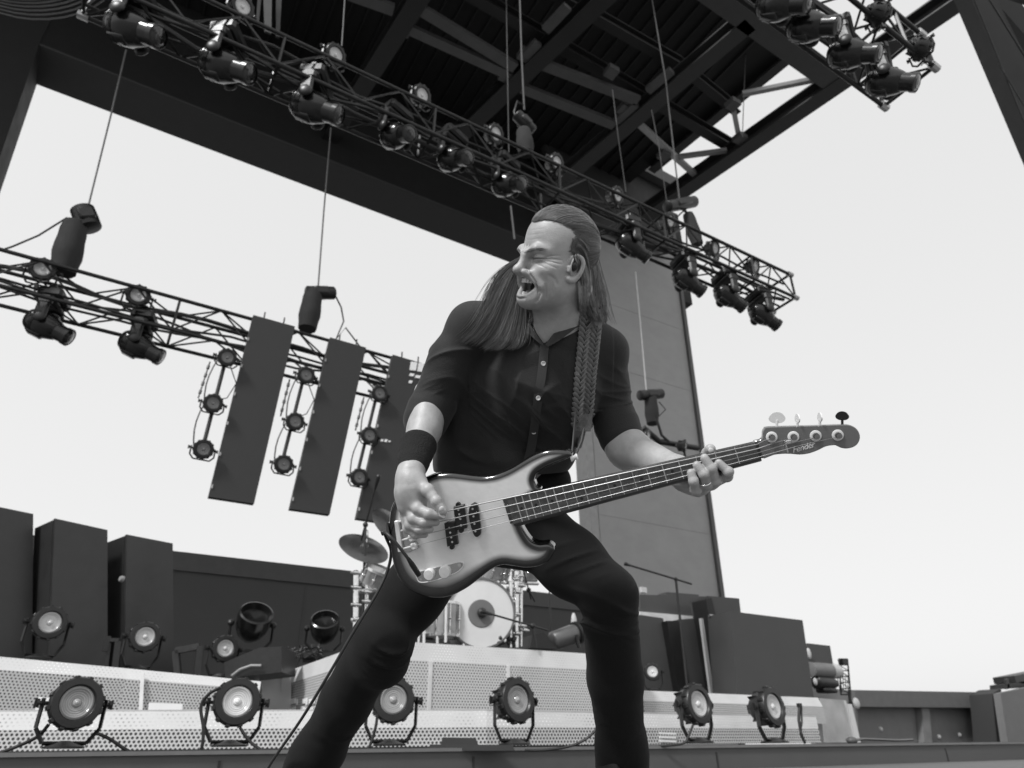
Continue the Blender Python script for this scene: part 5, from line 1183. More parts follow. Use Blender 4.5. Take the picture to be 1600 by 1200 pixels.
# tint of the skin (lips, brows, stubble, inside of the mouth)
l=Hl(hv); t=np.ones(len(l),np.float32)
ax_=np.abs(l[:,0])
def gb(c,r,sym=True):
    q=((ax_ if sym else l[:,0])-c[0])/r[0]; return np.exp(-(q**2+((l[:,1]-c[1])/r[1])**2+((l[:,2]-c[2])/r[2])**2))
lipd=np.abs(np.sqrt((l[:,0]/.0305)**2+((l[:,2]+.0735)/.0245)**2)-1); lip=np.exp(-(lipd/.15)**2)*(l[:,1]>.064)
t-=.20*lip
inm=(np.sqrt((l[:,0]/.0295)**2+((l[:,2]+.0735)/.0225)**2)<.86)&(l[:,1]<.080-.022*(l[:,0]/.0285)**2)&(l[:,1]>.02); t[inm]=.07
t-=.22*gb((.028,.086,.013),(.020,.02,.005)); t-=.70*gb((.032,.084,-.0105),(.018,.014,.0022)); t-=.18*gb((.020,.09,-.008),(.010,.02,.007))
stub=np.clip((-.045-l[:,2])/.03,0,1)*np.clip((l[:,1]-.0)/.03,0,1)*(l[:,2]>-.15); t-=.12*stub
t-=.10*gb((.0,.100,-.04),(.02,.02,.012)); 
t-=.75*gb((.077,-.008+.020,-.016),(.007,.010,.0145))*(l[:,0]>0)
headpart=(c2w(hv),hq,np.clip(t,.06,1.1))
# ---- hands and forearms
def fld(a,b,res): return SDF(np.minimum(a,b),np.maximum(a,b),res)
s=fld(C(590,870,1.40)-(0,.02,0),C(725,600,1.62)+(0,.18,0),.0015)
W1=C(640,738,1.475); EL1=C(676,618,1.655)
s.cap(EL1,C(663,672,1.585),.046,.0405); s.cap(C(663,672,1.585),C(650,705,1.53),.0405,.0335,.006); s.cap(C(650,705,1.53),W1,.0335,.0250,.006); s.cap(W1+(.006,.0,0),C(636,768,1.455),.0255,.025,.02)
# back of the hand
s.ell(C(645,776,1.450),(.0235,.019,.043),None,.02); s.cap(C(635,752,1.46),C(634,792,1.455),.0185,.0165,.02); s.cap(C(651,758,1.455),C(654,786,1.450),.021,.016,.02)
def finger(pts,rs,k=.006):
    pp=[C(*p) for p in pts]
    for i in range(len(pp)-1): s.cap(pp[i],pp[i+1],rs[i]*.97,rs[i+1]*.97,(k if i==0 else .0035))
    for q,r in zip(pp[1:-1],rs[1:-1]): s.ell(q,(r*1.06,r*1.06,r*1.06),None,.003)
finger([(655,758,1.450),(669,766,1.428),(682,783,1.414),(692,799,1.409)],[.017,.0135,.0110,.0092],.008)       # thumb
finger([(647,782,1.450),(653,795,1.428),(670,803,1.415),(691,806,1.416)],[.016,.0122,.0105,.0082],.005) # index
finger([(641,792,1.455),(646,810,1.430),(662,816,1.420),(681,816,1.426)],[.015,.0118,.0100,.0082],.004)
finger([(637,800,1.458),(641,820,1.436),(655,827,1.426),(672,827,1.432)],[.0145,.0112,.0094,.0078],.004)
finger([(633,804,1.462),(637,826,1.444),(649,835,1.436),(664,835,1.440)],[.013,.0100,.0084,.0072],.004)
for sg in (((636,765,1.43),(644,792,1.428)),((646,764,1.428),(652,790,1.426))): s.cap(C(*sg[0])+(0,.004,0),C(*sg[1])+(0,.004,0),.004,.005,.010)
for a,b in (((650,812,1.412),(684,812,1.406)),((643,825,1.420),(672,826,1.414))): s.cap(C(*a),C(*b),.0016,.0014,.003,True)
sl=s.sl((s.lo,s.lo+s.n*s.res),0.); X,Y,Z=s.grid(sl); s.d-=(.0005*np.clip(wob(X,Y,Z,60),-1.5,1.5)).astype(np.float32)
rv,_,rq=s.mesh(); rhand=(c2w(rv),rq,np.ones(len(rv))-.0*rv[:,0])

# left forearm and hand round the neck
s=fld(C(930,800,1.36)-(0,.01,0),C(1160,650,1.72)+(0,.02,0),.0015)
s.cap(C(958,668,1.70),C(985,703,1.64),.048,.048); s.cap(C(978,700,1.65),C(1064,738,1.475),.047,.030,.02); s.cap(C(1060,736,1.48),C(1082,748,1.45),.029,.027,.02)
s.ell(C(1093,744,1.432),(.036,.017,.030),None,.02)
s.cap(C(1068,752,1.45),C(1090,764,1.425),.020,.015,.02)
# neck of the bass is at z about 1.40 ; fingers come round from below
zf=1.374
finger([(1088,762,1.425),(1087,765,1.392),(1084,752,zf),(1080,739,zf+.004)],[.015,.0112,.0097,.0086],.006)            # little
finger([(1098,760,1.422),(1104,757,1.388),(1100,741,zf-.003),(1089,727,zf+.004)],[.016,.0115,.0100,.0088],.005)      # ring
finger([(1110,755,1.418),(1118,751,1.386),(1112,732,zf-.003),(1101,716,zf+.003)],[.016,.0117,.0102,.0092],.005)      # middle
finger([(1116,750,1.415),(1136,744,1.386),(1138,737,1.370),(1123,723,zf)],[.016,.0115,.0102,.0092],.006)             # index
finger([(1086,738,1.44),(1096,722,1.425),(1106,708,1.408),(1110,702,1.394)],[.018,.0140,.0120,.0112],.012)             # thumb over the top
sl=s.sl((s.lo,s.lo+s.n*s.res),0.); X,Y,Z=s.grid(sl); s.d-=(.0005*np.clip(wob(X,Y,Z,60),-1.5,1.5)).astype(np.float32)
lv,_,lq=s.mesh(); lhand=(c2w(lv),lq,np.ones(len(lv)))
# ---- body under the clothes (coarse)
s=SDF((-.62,1.35,-1.15),(.38,2.0,.30),.007)
NB=C(866,520,1.66); CH=C(845,590,1.69); BE=C(795,700,1.735); HP=C(755,800,1.765)
SR=C(738,512,1.66); SL_=C(946,548,1.70); ER=C(674,625,1.655); EL=C(957,662,1.70)
HRt=C(705,845,1.77); HLt=C(828,822,1.77); KR=C(592,1002,1.66); KL=C(950,930,1.60); AR=C(492,1185,1.75); AL=C(972,1180,1.74)
ta=np.array([math.cos(.29),0,-math.sin(.29)]); TA=np.array([ta,[0,1,0],[-ta[2],0,ta[0]]])   # torso tilt
s.ell(CH,(.145,.088,.15),TA); s.ell(BE,(.110,.080,.13),TA,.05); s.ell(HP,(.125,.09,.09),TA,.05); s.cap(NB,CH,.07,.12,.05)
s.cap(SR,SL_,.045,.045,.06); s.cap(SR,ER,.045,.038,.04); s.cap(SL_,EL,.045,.038,.04)
s.cap(HRt,KR,.078,.052,.05); s.cap(KR,AR,.052,.036,.02); s.cap(HLt,KL,.078,.052,.05); s.cap(KL,AL,.052,.036,.02)
FR_=C(462,1232,1.70); FL_=C(962,1232,1.66); s.cap(AR,FR_,.036,.03,.02); s.cap(AL,FL_,.036,.03,.02)
bv,_,bq=s.mesh(); core=(c2w(bv),bq,np.ones(len(bv)))
m_skin=bpy.data.materials.new('skin'); m_skin.use_nodes=True; n_,b_,l_=nodes(m_skin)
at=n_.nodes.new('ShaderNodeAttribute'); at.attribute_name='tint'; tc=n_.nodes.new('ShaderNodeTexCoord'); nz=n_.nodes.new('ShaderNodeTexNoise'); nz.inputs['Scale'].default_value=28; nz.inputs['Detail'].default_value=8; nz.inputs['Roughness'].default_value=.65
mr=n_.nodes.new('ShaderNodeMapRange'); mr.inputs[1].default_value=.3; mr.inputs[2].default_value=.7; mr.inputs[3].default_value=.34; mr.inputs[4].default_value=.47; mm=n_.nodes.new('ShaderNodeMath'); mm.operation='MULTIPLY'
l_(tc.outputs['Object'],nz.inputs[0]); l_(nz.outputs[0],mr.inputs[0]); l_(mr.outputs[0],mm.inputs[0]); l_(at.outputs['Fac'],mm.inputs[1]); l_(mm.outputs[0],b_.inputs['Base Color'])
b_.inputs['Roughness'].default_value=.42; b_.inputs['Subsurface Weight'].default_value=.25; b_.inputs['Subsurface Radius'].default_value=(.006,.006,.006); b_.inputs['Subsurface Scale'].default_value=1.
n3=n_.nodes.new('ShaderNodeTexNoise'); n3.inputs['Scale'].default_value=420; n3.inputs['Detail'].default_value=3; bpn=n_.nodes.new('ShaderNodeBump'); bpn.inputs['Strength'].default_value=.5; bpn.inputs['Distance'].default_value=.001; l_(tc.outputs['Object'],n3.inputs[0]); l_(n3.outputs[0],bpn.inputs['Height']); l_(bpn.outputs[0],b_.inputs['Normal'])
vs=[];qs=[];ts=[];o=0
for (v,q,t) in (headpart,rhand,lhand,core): vs.append(v); qs.append(np.asarray(q)+o); ts.append(t); o+=len(v)
person=mesh_ob('person',np.concatenate(vs),np.concatenate(qs),m_skin,None,attr=np.concatenate(ts))
tag(person,'long haired person in dark shirt and black trousers playing bass, mouth wide open','person')
# ---- shirt
m_shirt=mat('shirt_cotton',.020,.75,noise=.15,nscale=20,bump=.25,bscale=500,spec=.3,sheen=.12)
m_jean=mat('trouser_cotton',.0095,.85,noise=.2,nscale=25,bump=.3,bscale=600,spec=.2,sheen=.04)
s=SDF((-.32,1.42,-.22),(.33,1.95,.24),.0028)
s.ell(CH+(0,-.002,0),(.158,.100,.160),TA); s.ell(BE,(.140,.100,.165),TA,.05); s.cap(NB+(0,.008,-.016),CH,.088,.136,.05)
s.ell(C(778,775,1.745),(.148,.10,.08),TA,.05)
s.cap(SR,C(900,520,1.70),.056,.056,.05); s.cap(C(800,505,1.67),SL_,.056,.052,.05)
s.cap(C(742,600,1.70),C(714,720,1.73),.062,.060,.05); s.cap(C(872,590,1.71),C(868,705,1.74),.052,.052,.05)
s.cap(C(826,494,1.71),C(885,482,1.76),.022,.022,.02)
# deltoids and sleeves
s.cap(SR+(.004,0,.0),C(706,570,1.655),.057,.057,.035); s.cap(C(707,562,1.655),C(676,632,1.645),.057,.052,.02)
s.cap(SL_+(-.004,0,-.004),C(950,605,1.705),.053,.050,.035); s.cap(C(950,600,1.705),C(961,660,1.695),.050,.050,.02)
bbR=(C(630,680,1.56),C(760,500,1.80)); 
def bbx(a,b): return (np.minimum(a,b)-.01,np.maximum(a,b)+.01)
folds(s,bbx(C(640,690,1.5),C(760,540,1.8)),(-.5,.2,1),70,.007,9)
folds(s,bbx(C(905,690,1.55),C(1000,560,1.85)),(.35,.2,1),85,.008,10)
folds(s,bbx(C(700,740,1.5),C(905,620,1.9)),(.9,.1,.75),46,.021,8)
folds(s,bbx(C(760,640,1.5),C(930,540,1.9)),(1,.1,-.35),40,.013,8)
folds(s,bbx(C(630,690,1.5),C(720,590,1.8)),(-.4,.2,1),150,.0045,14)
folds(s,bbx(C(920,700,1.55),C(1010,590,1.85)),(.3,.2,1),150,.0045,14)
folds(s,bbx(C(720,700,1.5),C(900,560,1.9)),(.7,.1,.9),110,.004,12)
# rolled cuffs
s.cap(C(678,630,1.645),C(670,647,1.632),.0560,.0545,.002); s.cap(C(672,641,1.638),C(666,655,1.628),.0565,.0545,.001)
s.cap(C(959,650,1.695),C(967,673,1.675),.0545,.0540,.002); s.cap(C(964,664,1.685),C(970,682,1.668),.0565,.0545,.001)
# neck opening
a_=C(860,510,1.52); 
def vcut(X,Y,Z):
    u=X/Y*FPX+800; v=600-Z/Y*FPX
    # V from (820,486)-(898,490) down to (850,537)
    t=(537-v)/50.; left=850-30*t; right=850+46*t; d=np.maximum(np.maximum((left-u),(u-right))*.0013,(v-537)*.0012)
    return np.maximum(d,(Y-1.665))
s.op(vcut,(C(800,545,1.5),C(915,470,1.6)+(0,.1,.0)),.004,True,m=.02)
s.cap(C(868,440,1.64),C(872,492,1.66),.060,.060,.006,True)
sv,_,sq=s.mesh(); 
shirt=mesh_ob('shirt',c2w(sv),sq,m_shirt,person)
# ---- trousers
s=SDF((-.60,1.36,-1.10),(.36,2.0,-.18),.0042)
s.ell(C(762,800,1.765),(.158,.112,.10),TA); s.ell(C(765,835,1.775),(.14,.10,.075),TA,.04)
s.cap(C(790,748,1.75),C(862,752,1.75),.062,.050,.04)
def leg(H_,K_,A_,r,k=.05):
    m1=H_*.45+K_*.55; s.cap(H_,m1,r[0],r[1],k); s.cap(m1,K_,r[1],r[2],.03); m2=K_*.5+A_*.5; s.cap(K_,m2,r[2],r[3],.02); s.cap(m2,A_,r[3],r[4],.02)
leg(HRt,KR,AR,(.092,.077,.067,.063,.055)); leg(HLt,KL,AL,(.088,.080,.067,.066,.057))
s.cap(C(600,1005,1.63),C(596,1030,1.645),.071,.068,.02)
folds(s,bbx(C(560,1080,1.5),C(720,930,1.9)),(.5,.1,1),75,.012,9)
folds(s,bbx(C(440,1200,1.6),C(600,1080,1.9)),(.5,.1,1),75,.010,9)
folds(s,bbx(C(890,1030,1.45),C(1020,860,1.9)),(.25,.1,1),80,.012,9)
folds(s,bbx(C(800,920,1.5),C(930,800,1.9)),(1,.1,-.8),60,.010,8)
folds(s,bbx(C(900,1200,1.5),C(1030,1090,1.9)),(.1,.1,1),75,.010,9)
folds(s,bbx(C(540,1100,1.5),C(680,930,1.9)),(.6,.1,1),150,.005,12)
folds(s,bbx(C(900,1060,1.45),C(1020,880,1.9)),(.2,.1,1),150,.005,12)
folds(s,bbx(C(430,1200,1.6),C(580,1080,1.9)),(.5,.1,1),140,.005,12)
folds(s,bbx(C(900,1200,1.5),C(1030,1060,1.9)),(.1,.1,1),140,.005,12)
# stacked hems
for (A_,K_,off) in ((AR,KR,0),(AL,KL,1)):
    d=(A_-K_)/np.linalg.norm(A_-K_)
    for i,(f,r) in enumerate(((-.060,.061),(-.028,.066),(.004,.0655),(.034,.063))): s.cap(A_+d*f+(rng.uniform(-.004,.004),0,0),A_+d*(f+.012),r,r,.014)
    s.cap(A_+d*.036,A_+d*.062,.058,.060,.01)
tv,_,tq=s.mesh(); trousers=mesh_ob('trousers',c2w(tv),tq,m_jean,person)
# ---- shoes (below the picture)
for (A_,B_,kx_) in ((AR,FR_,-1),(AL,FL_,1)):
    w=c2w(B_); w[2]=-.165; t_=np.array([-.25*1,-.95,0]); t_/=np.linalg.norm(t_); sd_=np.cross(t_,(0,0,1.))
    b=MB(); pr=[]
    b.lathe([(0,.0),(.0,.048),(.012,.050),(.02,.048)],w,(0,0,1),20) if False else None
    N=26; ring=[]
    for k in range(N):
        a=2*math.pi*k/N; L_=.15 if math.cos(a)>0 else .10; ring.append(t_*math.cos(a)*L_*.95+sd_*math.sin(a)*.046)
    vs=[];fs=[]
    for (h,sc_,sh) in ((0,1,0),(.022,1.02,0),(.024,.96,0),(.05,.90,-.01),(.075,.66,-.035),(.10,.50,-.05),(.15,.46,-.05)):
        for p in ring: q=w+p*sc_+t_*sh; q=q.copy(); q[2]=-.165+h; vs.append(q)
    for r_ in range(6):
        for k in range(N): fs.append((r_*N+k,r_*N+(k+1)%N,(r_+1)*N+(k+1)%N,(r_+1)*N+k))
    fs.append(tuple(range(N-1,-1,-1))); fs.append(tuple(range(6*N,7*N))); b.add(vs,fs); b.build('shoe',mat('shoe_leather',.008,.8),person,smooth=40)
# ---- wristband, ring, pick, teeth, ear piece
b=MB(); A0=C(655,692,1.552); A1=C(642,736,1.480)
n=10; pts=[c2w(A0+(A1-A0)*i/(n-1)) for i in range(n)]; rs=[.0425-.0100*i/(n-1)+(.0008*math.sin(i*2.2)) for i in range(n)]; rs[0]-=.002; rs[-1]-=.002
b.tube(pts,rs,36); b.build('wristband',mat('wristband_knit',.010,.95,bump=.5,bscale=300),person,smooth=60)
b=MB(); rc=C(1101.5,753,1.381); rd=C(1098,740,1.371)-rc; d_,x_,t_=basis(rd); b.tube([c2w(rc+(x_*math.cos(a)+t_*math.sin(a))*.0118) for a in np.linspace(0,2*math.pi,25)],.0018,8,cap=False); b.build('ring',mat('ring_metal',.8,.15,metal=1),person,smooth=60)
b=MB(); pk=[C(x,y,1.404) for x,y in ((684,799),(692,803),(696,808),(693,810),(686,806))]; b.prism([c2w(p) for p in pk],F*.001); tag(b.build('guitar_pick',m_lightp),'small white pick held between thumb and fingers over the strings','pick')
b=MB()
def tooth_row(zc,up,yc,n,w,h,rad):
    for k in range(n):
        a=(k-(n-1)/2)*w/rad*.98; x=math.sin(a)*rad; y=yc-(1-math.cos(a))*rad*1.3; hh=h*(1-.12*abs(k-(n-1)/2)/3)
        ax3=(HM[0]*math.cos(a)-HM[1]*math.sin(a),HM[1]*math.cos(a)+HM[0]*math.sin(a),HM[2])
        b.box(c2w(H(x,y,zc)),(w*.97,.004,hh),[v[0]*R+v[1]*F+v[2]*U for v in ax3],bev=.0012)
tooth_row(-.0600,1,.0885,9,.0062,.0110,.0215); tooth_row(-.0880,-1,.0830,8,.0054,.0085,.019)
b.build('teeth',mat('tooth',.62,.3,noise=.04),person,smooth=30)
b=MB(); b.sphere(c2w(H(0,.055,-.083)),(.015,.022,.007),16,10,ax=[v[0]*R+v[1]*F+v[2]*U for v in HM]); b.build('tongue',mat('tongue',.14,.4),person,smooth=80)
b=MB(); b.sphere(c2w(H(.078,.013,-.015)),(.006,.008,.010),14,10,ax=[v[0]*R+v[1]*F+v[2]*U for v in HM]); b.tube([c2w(H(.079,.012,-.008)),c2w(H(.081,.018,.000)),c2w(H(.078,.020,.008)),c2w(H(.073,.010,.014))],.0013,6); tag(b.build('earphone',mat('ear_plug',.015,.3),smooth=60),'tiny black earphone plugged into the player ear','earphone')
b=MB(); b.sphere(c2w(C(690,795,1.4005)),(.0048,.0060,.0016),14,8,ax=[R*.8-U*.6,R*.6+U*.8,F]); b.build('thumb_nail',mat('nail',.62,.25),person,smooth=80)
b=MB(); b.sphere(c2w(C(1111,704,1.3835)),(.0055,.006,.0018),14,8,ax=[R*.8+U*.6,U*.8-R*.6,F]); b.build('thumb_nail',mat('nail',.62,.25),person,smooth=80)
# ---- draping helpers
from mathutils.bvhtree import BVHTree
dgs=[]
def bvh(ob): me=ob.data; return BVHTree.FromPolygons([v.co[:] for v in me.vertices],[p.vertices[:] for p in me.polygons])
BS=bvh(shirt); BP=bvh(person)
def hitz(px,py,trees=None,lim=2.2):
    r=ray(px,py); L_=np.linalg.norm(r); best=lim
    for T_ in (trees or (BS,BP)):
        h=T_.ray_cast(Vector(CAM),Vector(r/L_))
        if h[0] is not None: best=min(best,h[3]/L_)
    return best
# placket, collar, buttons
def ribbon(name,px,w,m,par_,off=.003,th=.002,zfun=None,trees=None,seg=3):
    """strip draped on the cloth; px: list of (x,y); w: half width px (number or list)"""
    pts=catmull([np.array(p,float) for p in px],seg,False); N=len(pts); ws=[w]*N if np.isscalar(w) else np.interp(np.linspace(0,1,N),np.linspace(0,1,len(w)),w)
    M_=5; g=[]
    for i,p in enumerate(pts):
        t_=pts[min(i+1,N-1)]-pts[max(i-1,0)]; nn=np.array([-t_[1],t_[0]]); nn/=np.linalg.norm(nn); row=[]
        for j in range(M_):
            q=p+nn*ws[i]*(j/(M_-1)*2-1); row.append((q,hitz(q[0],q[1],trees)))
        g.append(row)
    zz_=np.array([[c[1] for c in r_] for r_ in g])
    zz_=np.where(zz_>2.1,np.nan,zz_); zz_=np.where(np.isnan(zz_),np.nanmedian(zz_),zz_)
    k_=np.array([1,2,1.])/4
    for _ in range(3): zz_=np.apply_along_axis(lambda a:np.convolve(np.pad(a,1,'edge'),k_,'valid'),0,zz_)
    b=MB(); vs=[]; fs=[]
    for side,o_ in ((0,off+th),(1,off-.004)):
        for i in range(N):
            for j in range(M_): q=g[i][j][0]; vs.append(P(q[0],q[1],zz_[i,j]-o_))
    K=N*M_
    for i in range(N-1):
        for j in range(M_-1):
            a=i*M_+j; fs.append((a,a+1,a+M_+1,a+M_)); fs.append((K+a,K+a+M_,K+a+M_+1,K+a+1))
    for i in range(N-1):
        for j in (0,M_-1): a=i*M_+j; fs.append((a,a+M_,K+a+M_,K+a))
    for j in range(M_-1):
        for i in (0,N-1): a=i*M_+j; fs.append((a,a+1,K+a+1,K+a))
    b.add(vs,fs); return b.build(name,m,par_,smooth=40)
sc_ob=shirt
m_shirt2=mat('shirt_collar',.034,.75,noise=.1,bump=.2,bscale=500,sheen=.12)
for nm,px,w in (('placket',[(851,538),(847,580),(841,620),(836,660),(829,705),(820,735)],7),):
    o=ribbon(nm,px,w,m_shirt2,shirt,off=.002,th=.002)
o=ribbon('collar',[(814,478),(824,500),(836,520),(849,538)],[7,9,8,2.5],m_shirt2,shirt,off=.006,th=.004,trees=(BS,))
o=ribbon('collar',[(908,484),(900,499),(886,512),(869,527),(854,540)],[10,10,9,7,2.5],m_shirt2,shirt,off=.009,th=.003,trees=(BS,))
b=MB()
for i,(x,y) in enumerate(((849,568),(841,622),(834,675))):
    z=hitz(x,y)-.0045; c=P(x,y,z); b=MB(); b.lathe([(0,.0056),(.0016,.0056),(.0022,.0046),(.0014,.0036),(.0012,0)],c,-F,18,cap1=False); b.build('button',mat('button_pearl',.55 if i==0 else .22,.25),shirt,smooth=40)
# pocket seam
# ---- braided strap
m_strap=mat('strap_leather',.20,.5,noise=.25,nscale=60,bump=.25,bscale=200); m_str2=mat('strap_under',.03,.6)
strap=empty('guitar_strap','braided leather strap over the shoulder of the player, running down to the bass horn','strap',None,P(915,590,1.55))
cl=[(926,482),(924,500),(921,530),(918,560),(915,590),(913,620),(911,648),(910,674)]
ribbon('lining',cl,[17,17.5,17.5,17,16.5,16,15,13],m_strap,strap,off=.003,th=.002)
cp=catmull([np.array(p,float) for p in cl],10,False); clen=[0]
for i in range(1,len(cp)): clen.append(clen[-1]+np.linalg.norm(cp[i]-cp[i-1]))
zc=[hitz(*p) for p in cp]; zc=np.convolve(np.pad(zc,4,'edge'),np.ones(9)/9,'valid')
def colz(e):
    o_=[]
    for i,p in enumerate(cp):
        t_=np.asarray(cp[min(i+1,len(cp)-1)])-np.asarray(cp[max(i-1,0)]); t_=t_/np.linalg.norm(t_); q=np.asarray(p)+np.array([t_[1],-t_[0]])*e; o_.append(min(hitz(*q),zc[i]+.03))
    return np.convolve(np.pad(o_,5,'edge'),np.ones(11)/11,'valid')
ZL={e:colz(e) for e in (-17,-9,0,9,17)}
b=MB(); step=7.9; n=int(clen[-1]/step)
def cat_at(s_,e):
    x=np.interp(s_,clen,[p[0] for p in cp]); y=np.interp(s_,clen,[p[1] for p in cp]); ks_=sorted(ZL); z=float(np.interp(e,ks_,[np.interp(s_,clen,ZL[k]) for k in ks_])); x2=np.interp(s_+2,clen,[p[0] for p in cp]); y2=np.interp(s_+2,clen,[p[1] for p in cp])
    t_=np.array([x2-x,y2-y+1e-6]); t_/=np.linalg.norm(t_); nn=np.array([t_[1],-t_[0]]); return np.array([x,y])+nn*e,z
for i in range(n):
    s0=i*step; wd=18-1.*i/n
    for col in (-1,1):
        for half in (-1,1):
            e0=col*wd*.5; q0,z=cat_at(s0+9,e0); q1,z1=cat_at(s0-1.5,e0+half*wd*.46)
            a=P(q0[0],q0[1],z-.0080); c=P(q1[0],q1[1],z1-.0068); 
            b.tube([a,a*.66+c*.34-F*.0012,a*.3+c*.7-F*.001,c],[.0036,.0062,.0062,.0040],8,flat=.26)
b.build('braid',m_strap,strap,smooth=50)
b=MB()
for i in range(n):
    wd=18-1.*i/n
    for col in (-1,1): q0,z=cat_at(i*step+4.0,col*wd*.5); b.sphere(P(q0[0],q0[1],z-.0092),(.0030,.0040,.0016),8,6,ax=(R,U,F))
b.build('braid_gap',mat('gap_black',.004,.9),strap)
ribbon('strap_end',[(907,668),(905,684),(903,700)],[10,8,5],m_strap,strap,off=.008,th=.004)
b=MB(); b.tube([P(900,640,1.56),P(897,670,1.55),P(895,695,1.53),P(893,715,1.50)],.0022,6); b.tube([P(912,670,1.56),P(908,690,1.54),P(899,712,1.505)],.003,6); b.build('strap_tail',m_str2,strap,smooth=60)
b=MB(); b.tube([P(880,492,1.60),P(905,478,1.63),P(930,474,1.68),P(945,490,1.76),P(940,560,1.86),P(870,700,1.92),P(740,800,1.86),P(650,830,1.66),P(606,830,1.53)],[.02]*9,10,flat=.15); 
b=MB(); qs_=spl([P(926,484,1.60),P(930,476,1.66),P(935,480,1.74),P(930,540,1.86),P(880,680,1.90),P(760,790,1.90),P(660,830,1.72),P(606,831,1.525)],4); b.tube(qs_,.02,10,flat=.15); b.build('back_strap',m_str2,strap,smooth=60)
# ------------------------------------------------------------------ hair
def hair_mat(name,v0,v1):
    m=bpy.data.materials.new(name); m.use_nodes=True; n=m.node_tree; b_=n.nodes['Principled BSDF']; l=n.links.new
    at=n.nodes.new('ShaderNodeAttribute'); at.attribute_name='tint'; mr=n.nodes.new('ShaderNodeMapRange'); mr.inputs[3].default_value=v0; mr.inputs[4].default_value=v1; l(at.outputs['Fac'],mr.inputs[0]); l(mr.outputs[0],b_.inputs['Base Color'])
    b_.inputs['Roughness'].default_value=.38; b_.inputs['Specular IOR Level'].default_value=.7; return m
m_hair=hair_mat('hair',.07,.24)
HT=(BS,BP)
def strands(name,curves,r,parent,m=m_hair,nseg=3):
    """curves: list of arrays (n,3) world points"""
    vs=[];fs=[];tn=[];o=0
    for c in curves:
        c=np.asarray(c); n=len(c); t=np.gradient(c,axis=0); t/=np.linalg.norm(t,axis=1)[:,None]+1e-9
        x=np.cross(t,F); x/=np.linalg.norm(x,axis=1)[:,None]+1e-9; y=np.cross(x,t)
        rr=r*rnd.uniform(.7,1.25)*np.interp(np.linspace(0,1,n),[0,.1,.75,1],[.7,1,.9,.15]); tv=rnd.random()
        for k in range(nseg):
            a=2*math.pi*k/nseg; vs.append(c+(x*math.cos(a)+y*math.sin(a))*rr[:,None])
        base=o
        for i in range(n-1):
            for k in range(nseg):
                k2=(k+1)%nseg; fs.append((base+k*n+i,base+k2*n+i,base+k2*n+i+1,base+k*n+i+1))
        o+=n*nseg; tn+= [tv]*(n*nseg)
    V_=np.concatenate(vs); me=bpy.data.meshes.new(name); me.from_pydata(V_.tolist(),[],fs)
    a=me.attributes.new('tint','FLOAT','POINT'); a.data.foreach_set('value',np.array(tn,np.float32)); me.materials.append(m)
    for p in me.polygons: p.use_smooth=True
    ob=bpy.data.objects.new(name,me); SC.collection.objects.link(ob); ob.parent=parent; return ob
def cr(pts,n):
    pts=np.asarray(pts,float); N=len(pts); out=[]; u=np.linspace(0,N-1-1e-6,n)
    for t in u:
        i=int(t); s=t-i; p0,p1,p2,p3=pts[max(i-1,0)],pts[i],pts[min(i+1,N-1)],pts[min(i+2,N-1)]
        out.append(.5*((2*p1)+(-p0+p2)*s+(2*p0-5*p1+4*p2-p3)*s*s+(-p0+3*p1-3*p2+p3)*s**3))
    return np.array(out)
# scalp cap under the strands
s=SDF(HC-.16,HC+.16,.0022)
s.ell(H(0,-.003,.033),(.0735,.0815,.0812),HM); s.ell(H(0,.022,.042),(.064,.0680,.067),HM,.03)
X,Y,Z=s.grid(s.sl((s.lo,s.lo+s.n*s.res),0.))
lx=(X-HC[0])*HM[0][0]+(Y-HC[1])*HM[0][1]+(Z-HC[2])*HM[0][2]; ly=(X-HC[0])*HM[1][0]+(Y-HC[1])*HM[1][1]+(Z-HC[2])*HM[1][2]; lz=(X-HC[0])*HM[2][0]+(Y-HC[1])*HM[2][1]+(Z-HC[2])*HM[2][2]
def yh(x,z):
    z=z+.009*np.exp(-(np.abs(x)/.022)**2)
    return np.interp(z,[-.2,-.030,-.022,.0,.032,.050,.062,.070,.084,.2],[-.012,-.006,.026,.027,.020,.014,.022,.045,.12,.2])
cut=ly-yh(lx,lz).astype(np.float32)
ear=.015-np.sqrt(((np.abs(lx)-.078)/1.2)**2+(ly-.010)**2*.9+((lz+.014)/1.5)**2)
s.d+=(.0030*np.exp(-np.clip(-cut,0,1)**2/.011**2)).astype(np.float32)
s.d=smax(s.d,cut.astype(np.float32),.006); s.d=smax(s.d,ear.astype(np.float32),.004); s.d=smax(s.d,(-.075-lz).astype(np.float32),.01)
cv,_,cq=s.mesh(); 
hair=mesh_ob('hair',c2w(cv),cq,m_hair,person,attr=np.full(len(cv),.05))
BC=bvh(hair); O_=c2w(H(0,-.005,.035))
def surf(x,y,z,lift=0.):
    """point on the scalp cap in the direction of (x,y,z), head axes"""
    w=c2w(H(x,y,z))-O_; w=w/np.linalg.norm(w); h=BC.ray_cast(Vector(O_+w*.2),Vector(-w)); h2=BP.ray_cast(Vector(O_+w*.2),Vector(-w))
    r_=.2-h[3] if h[0] is not None else 0; r2=.2-h2[3] if h2[0] is not None else 0
    if r_>.05 or r2>.05: r_=max(r_,r2 if r_>0 else 0) or r2
    q=O_+w*(r_+lift)-CAM; return Hl(np.array([q@R,q@F,q@U]))
curves=[]
KN=np.array([.018,-.086,.040])     # gathering point at the back
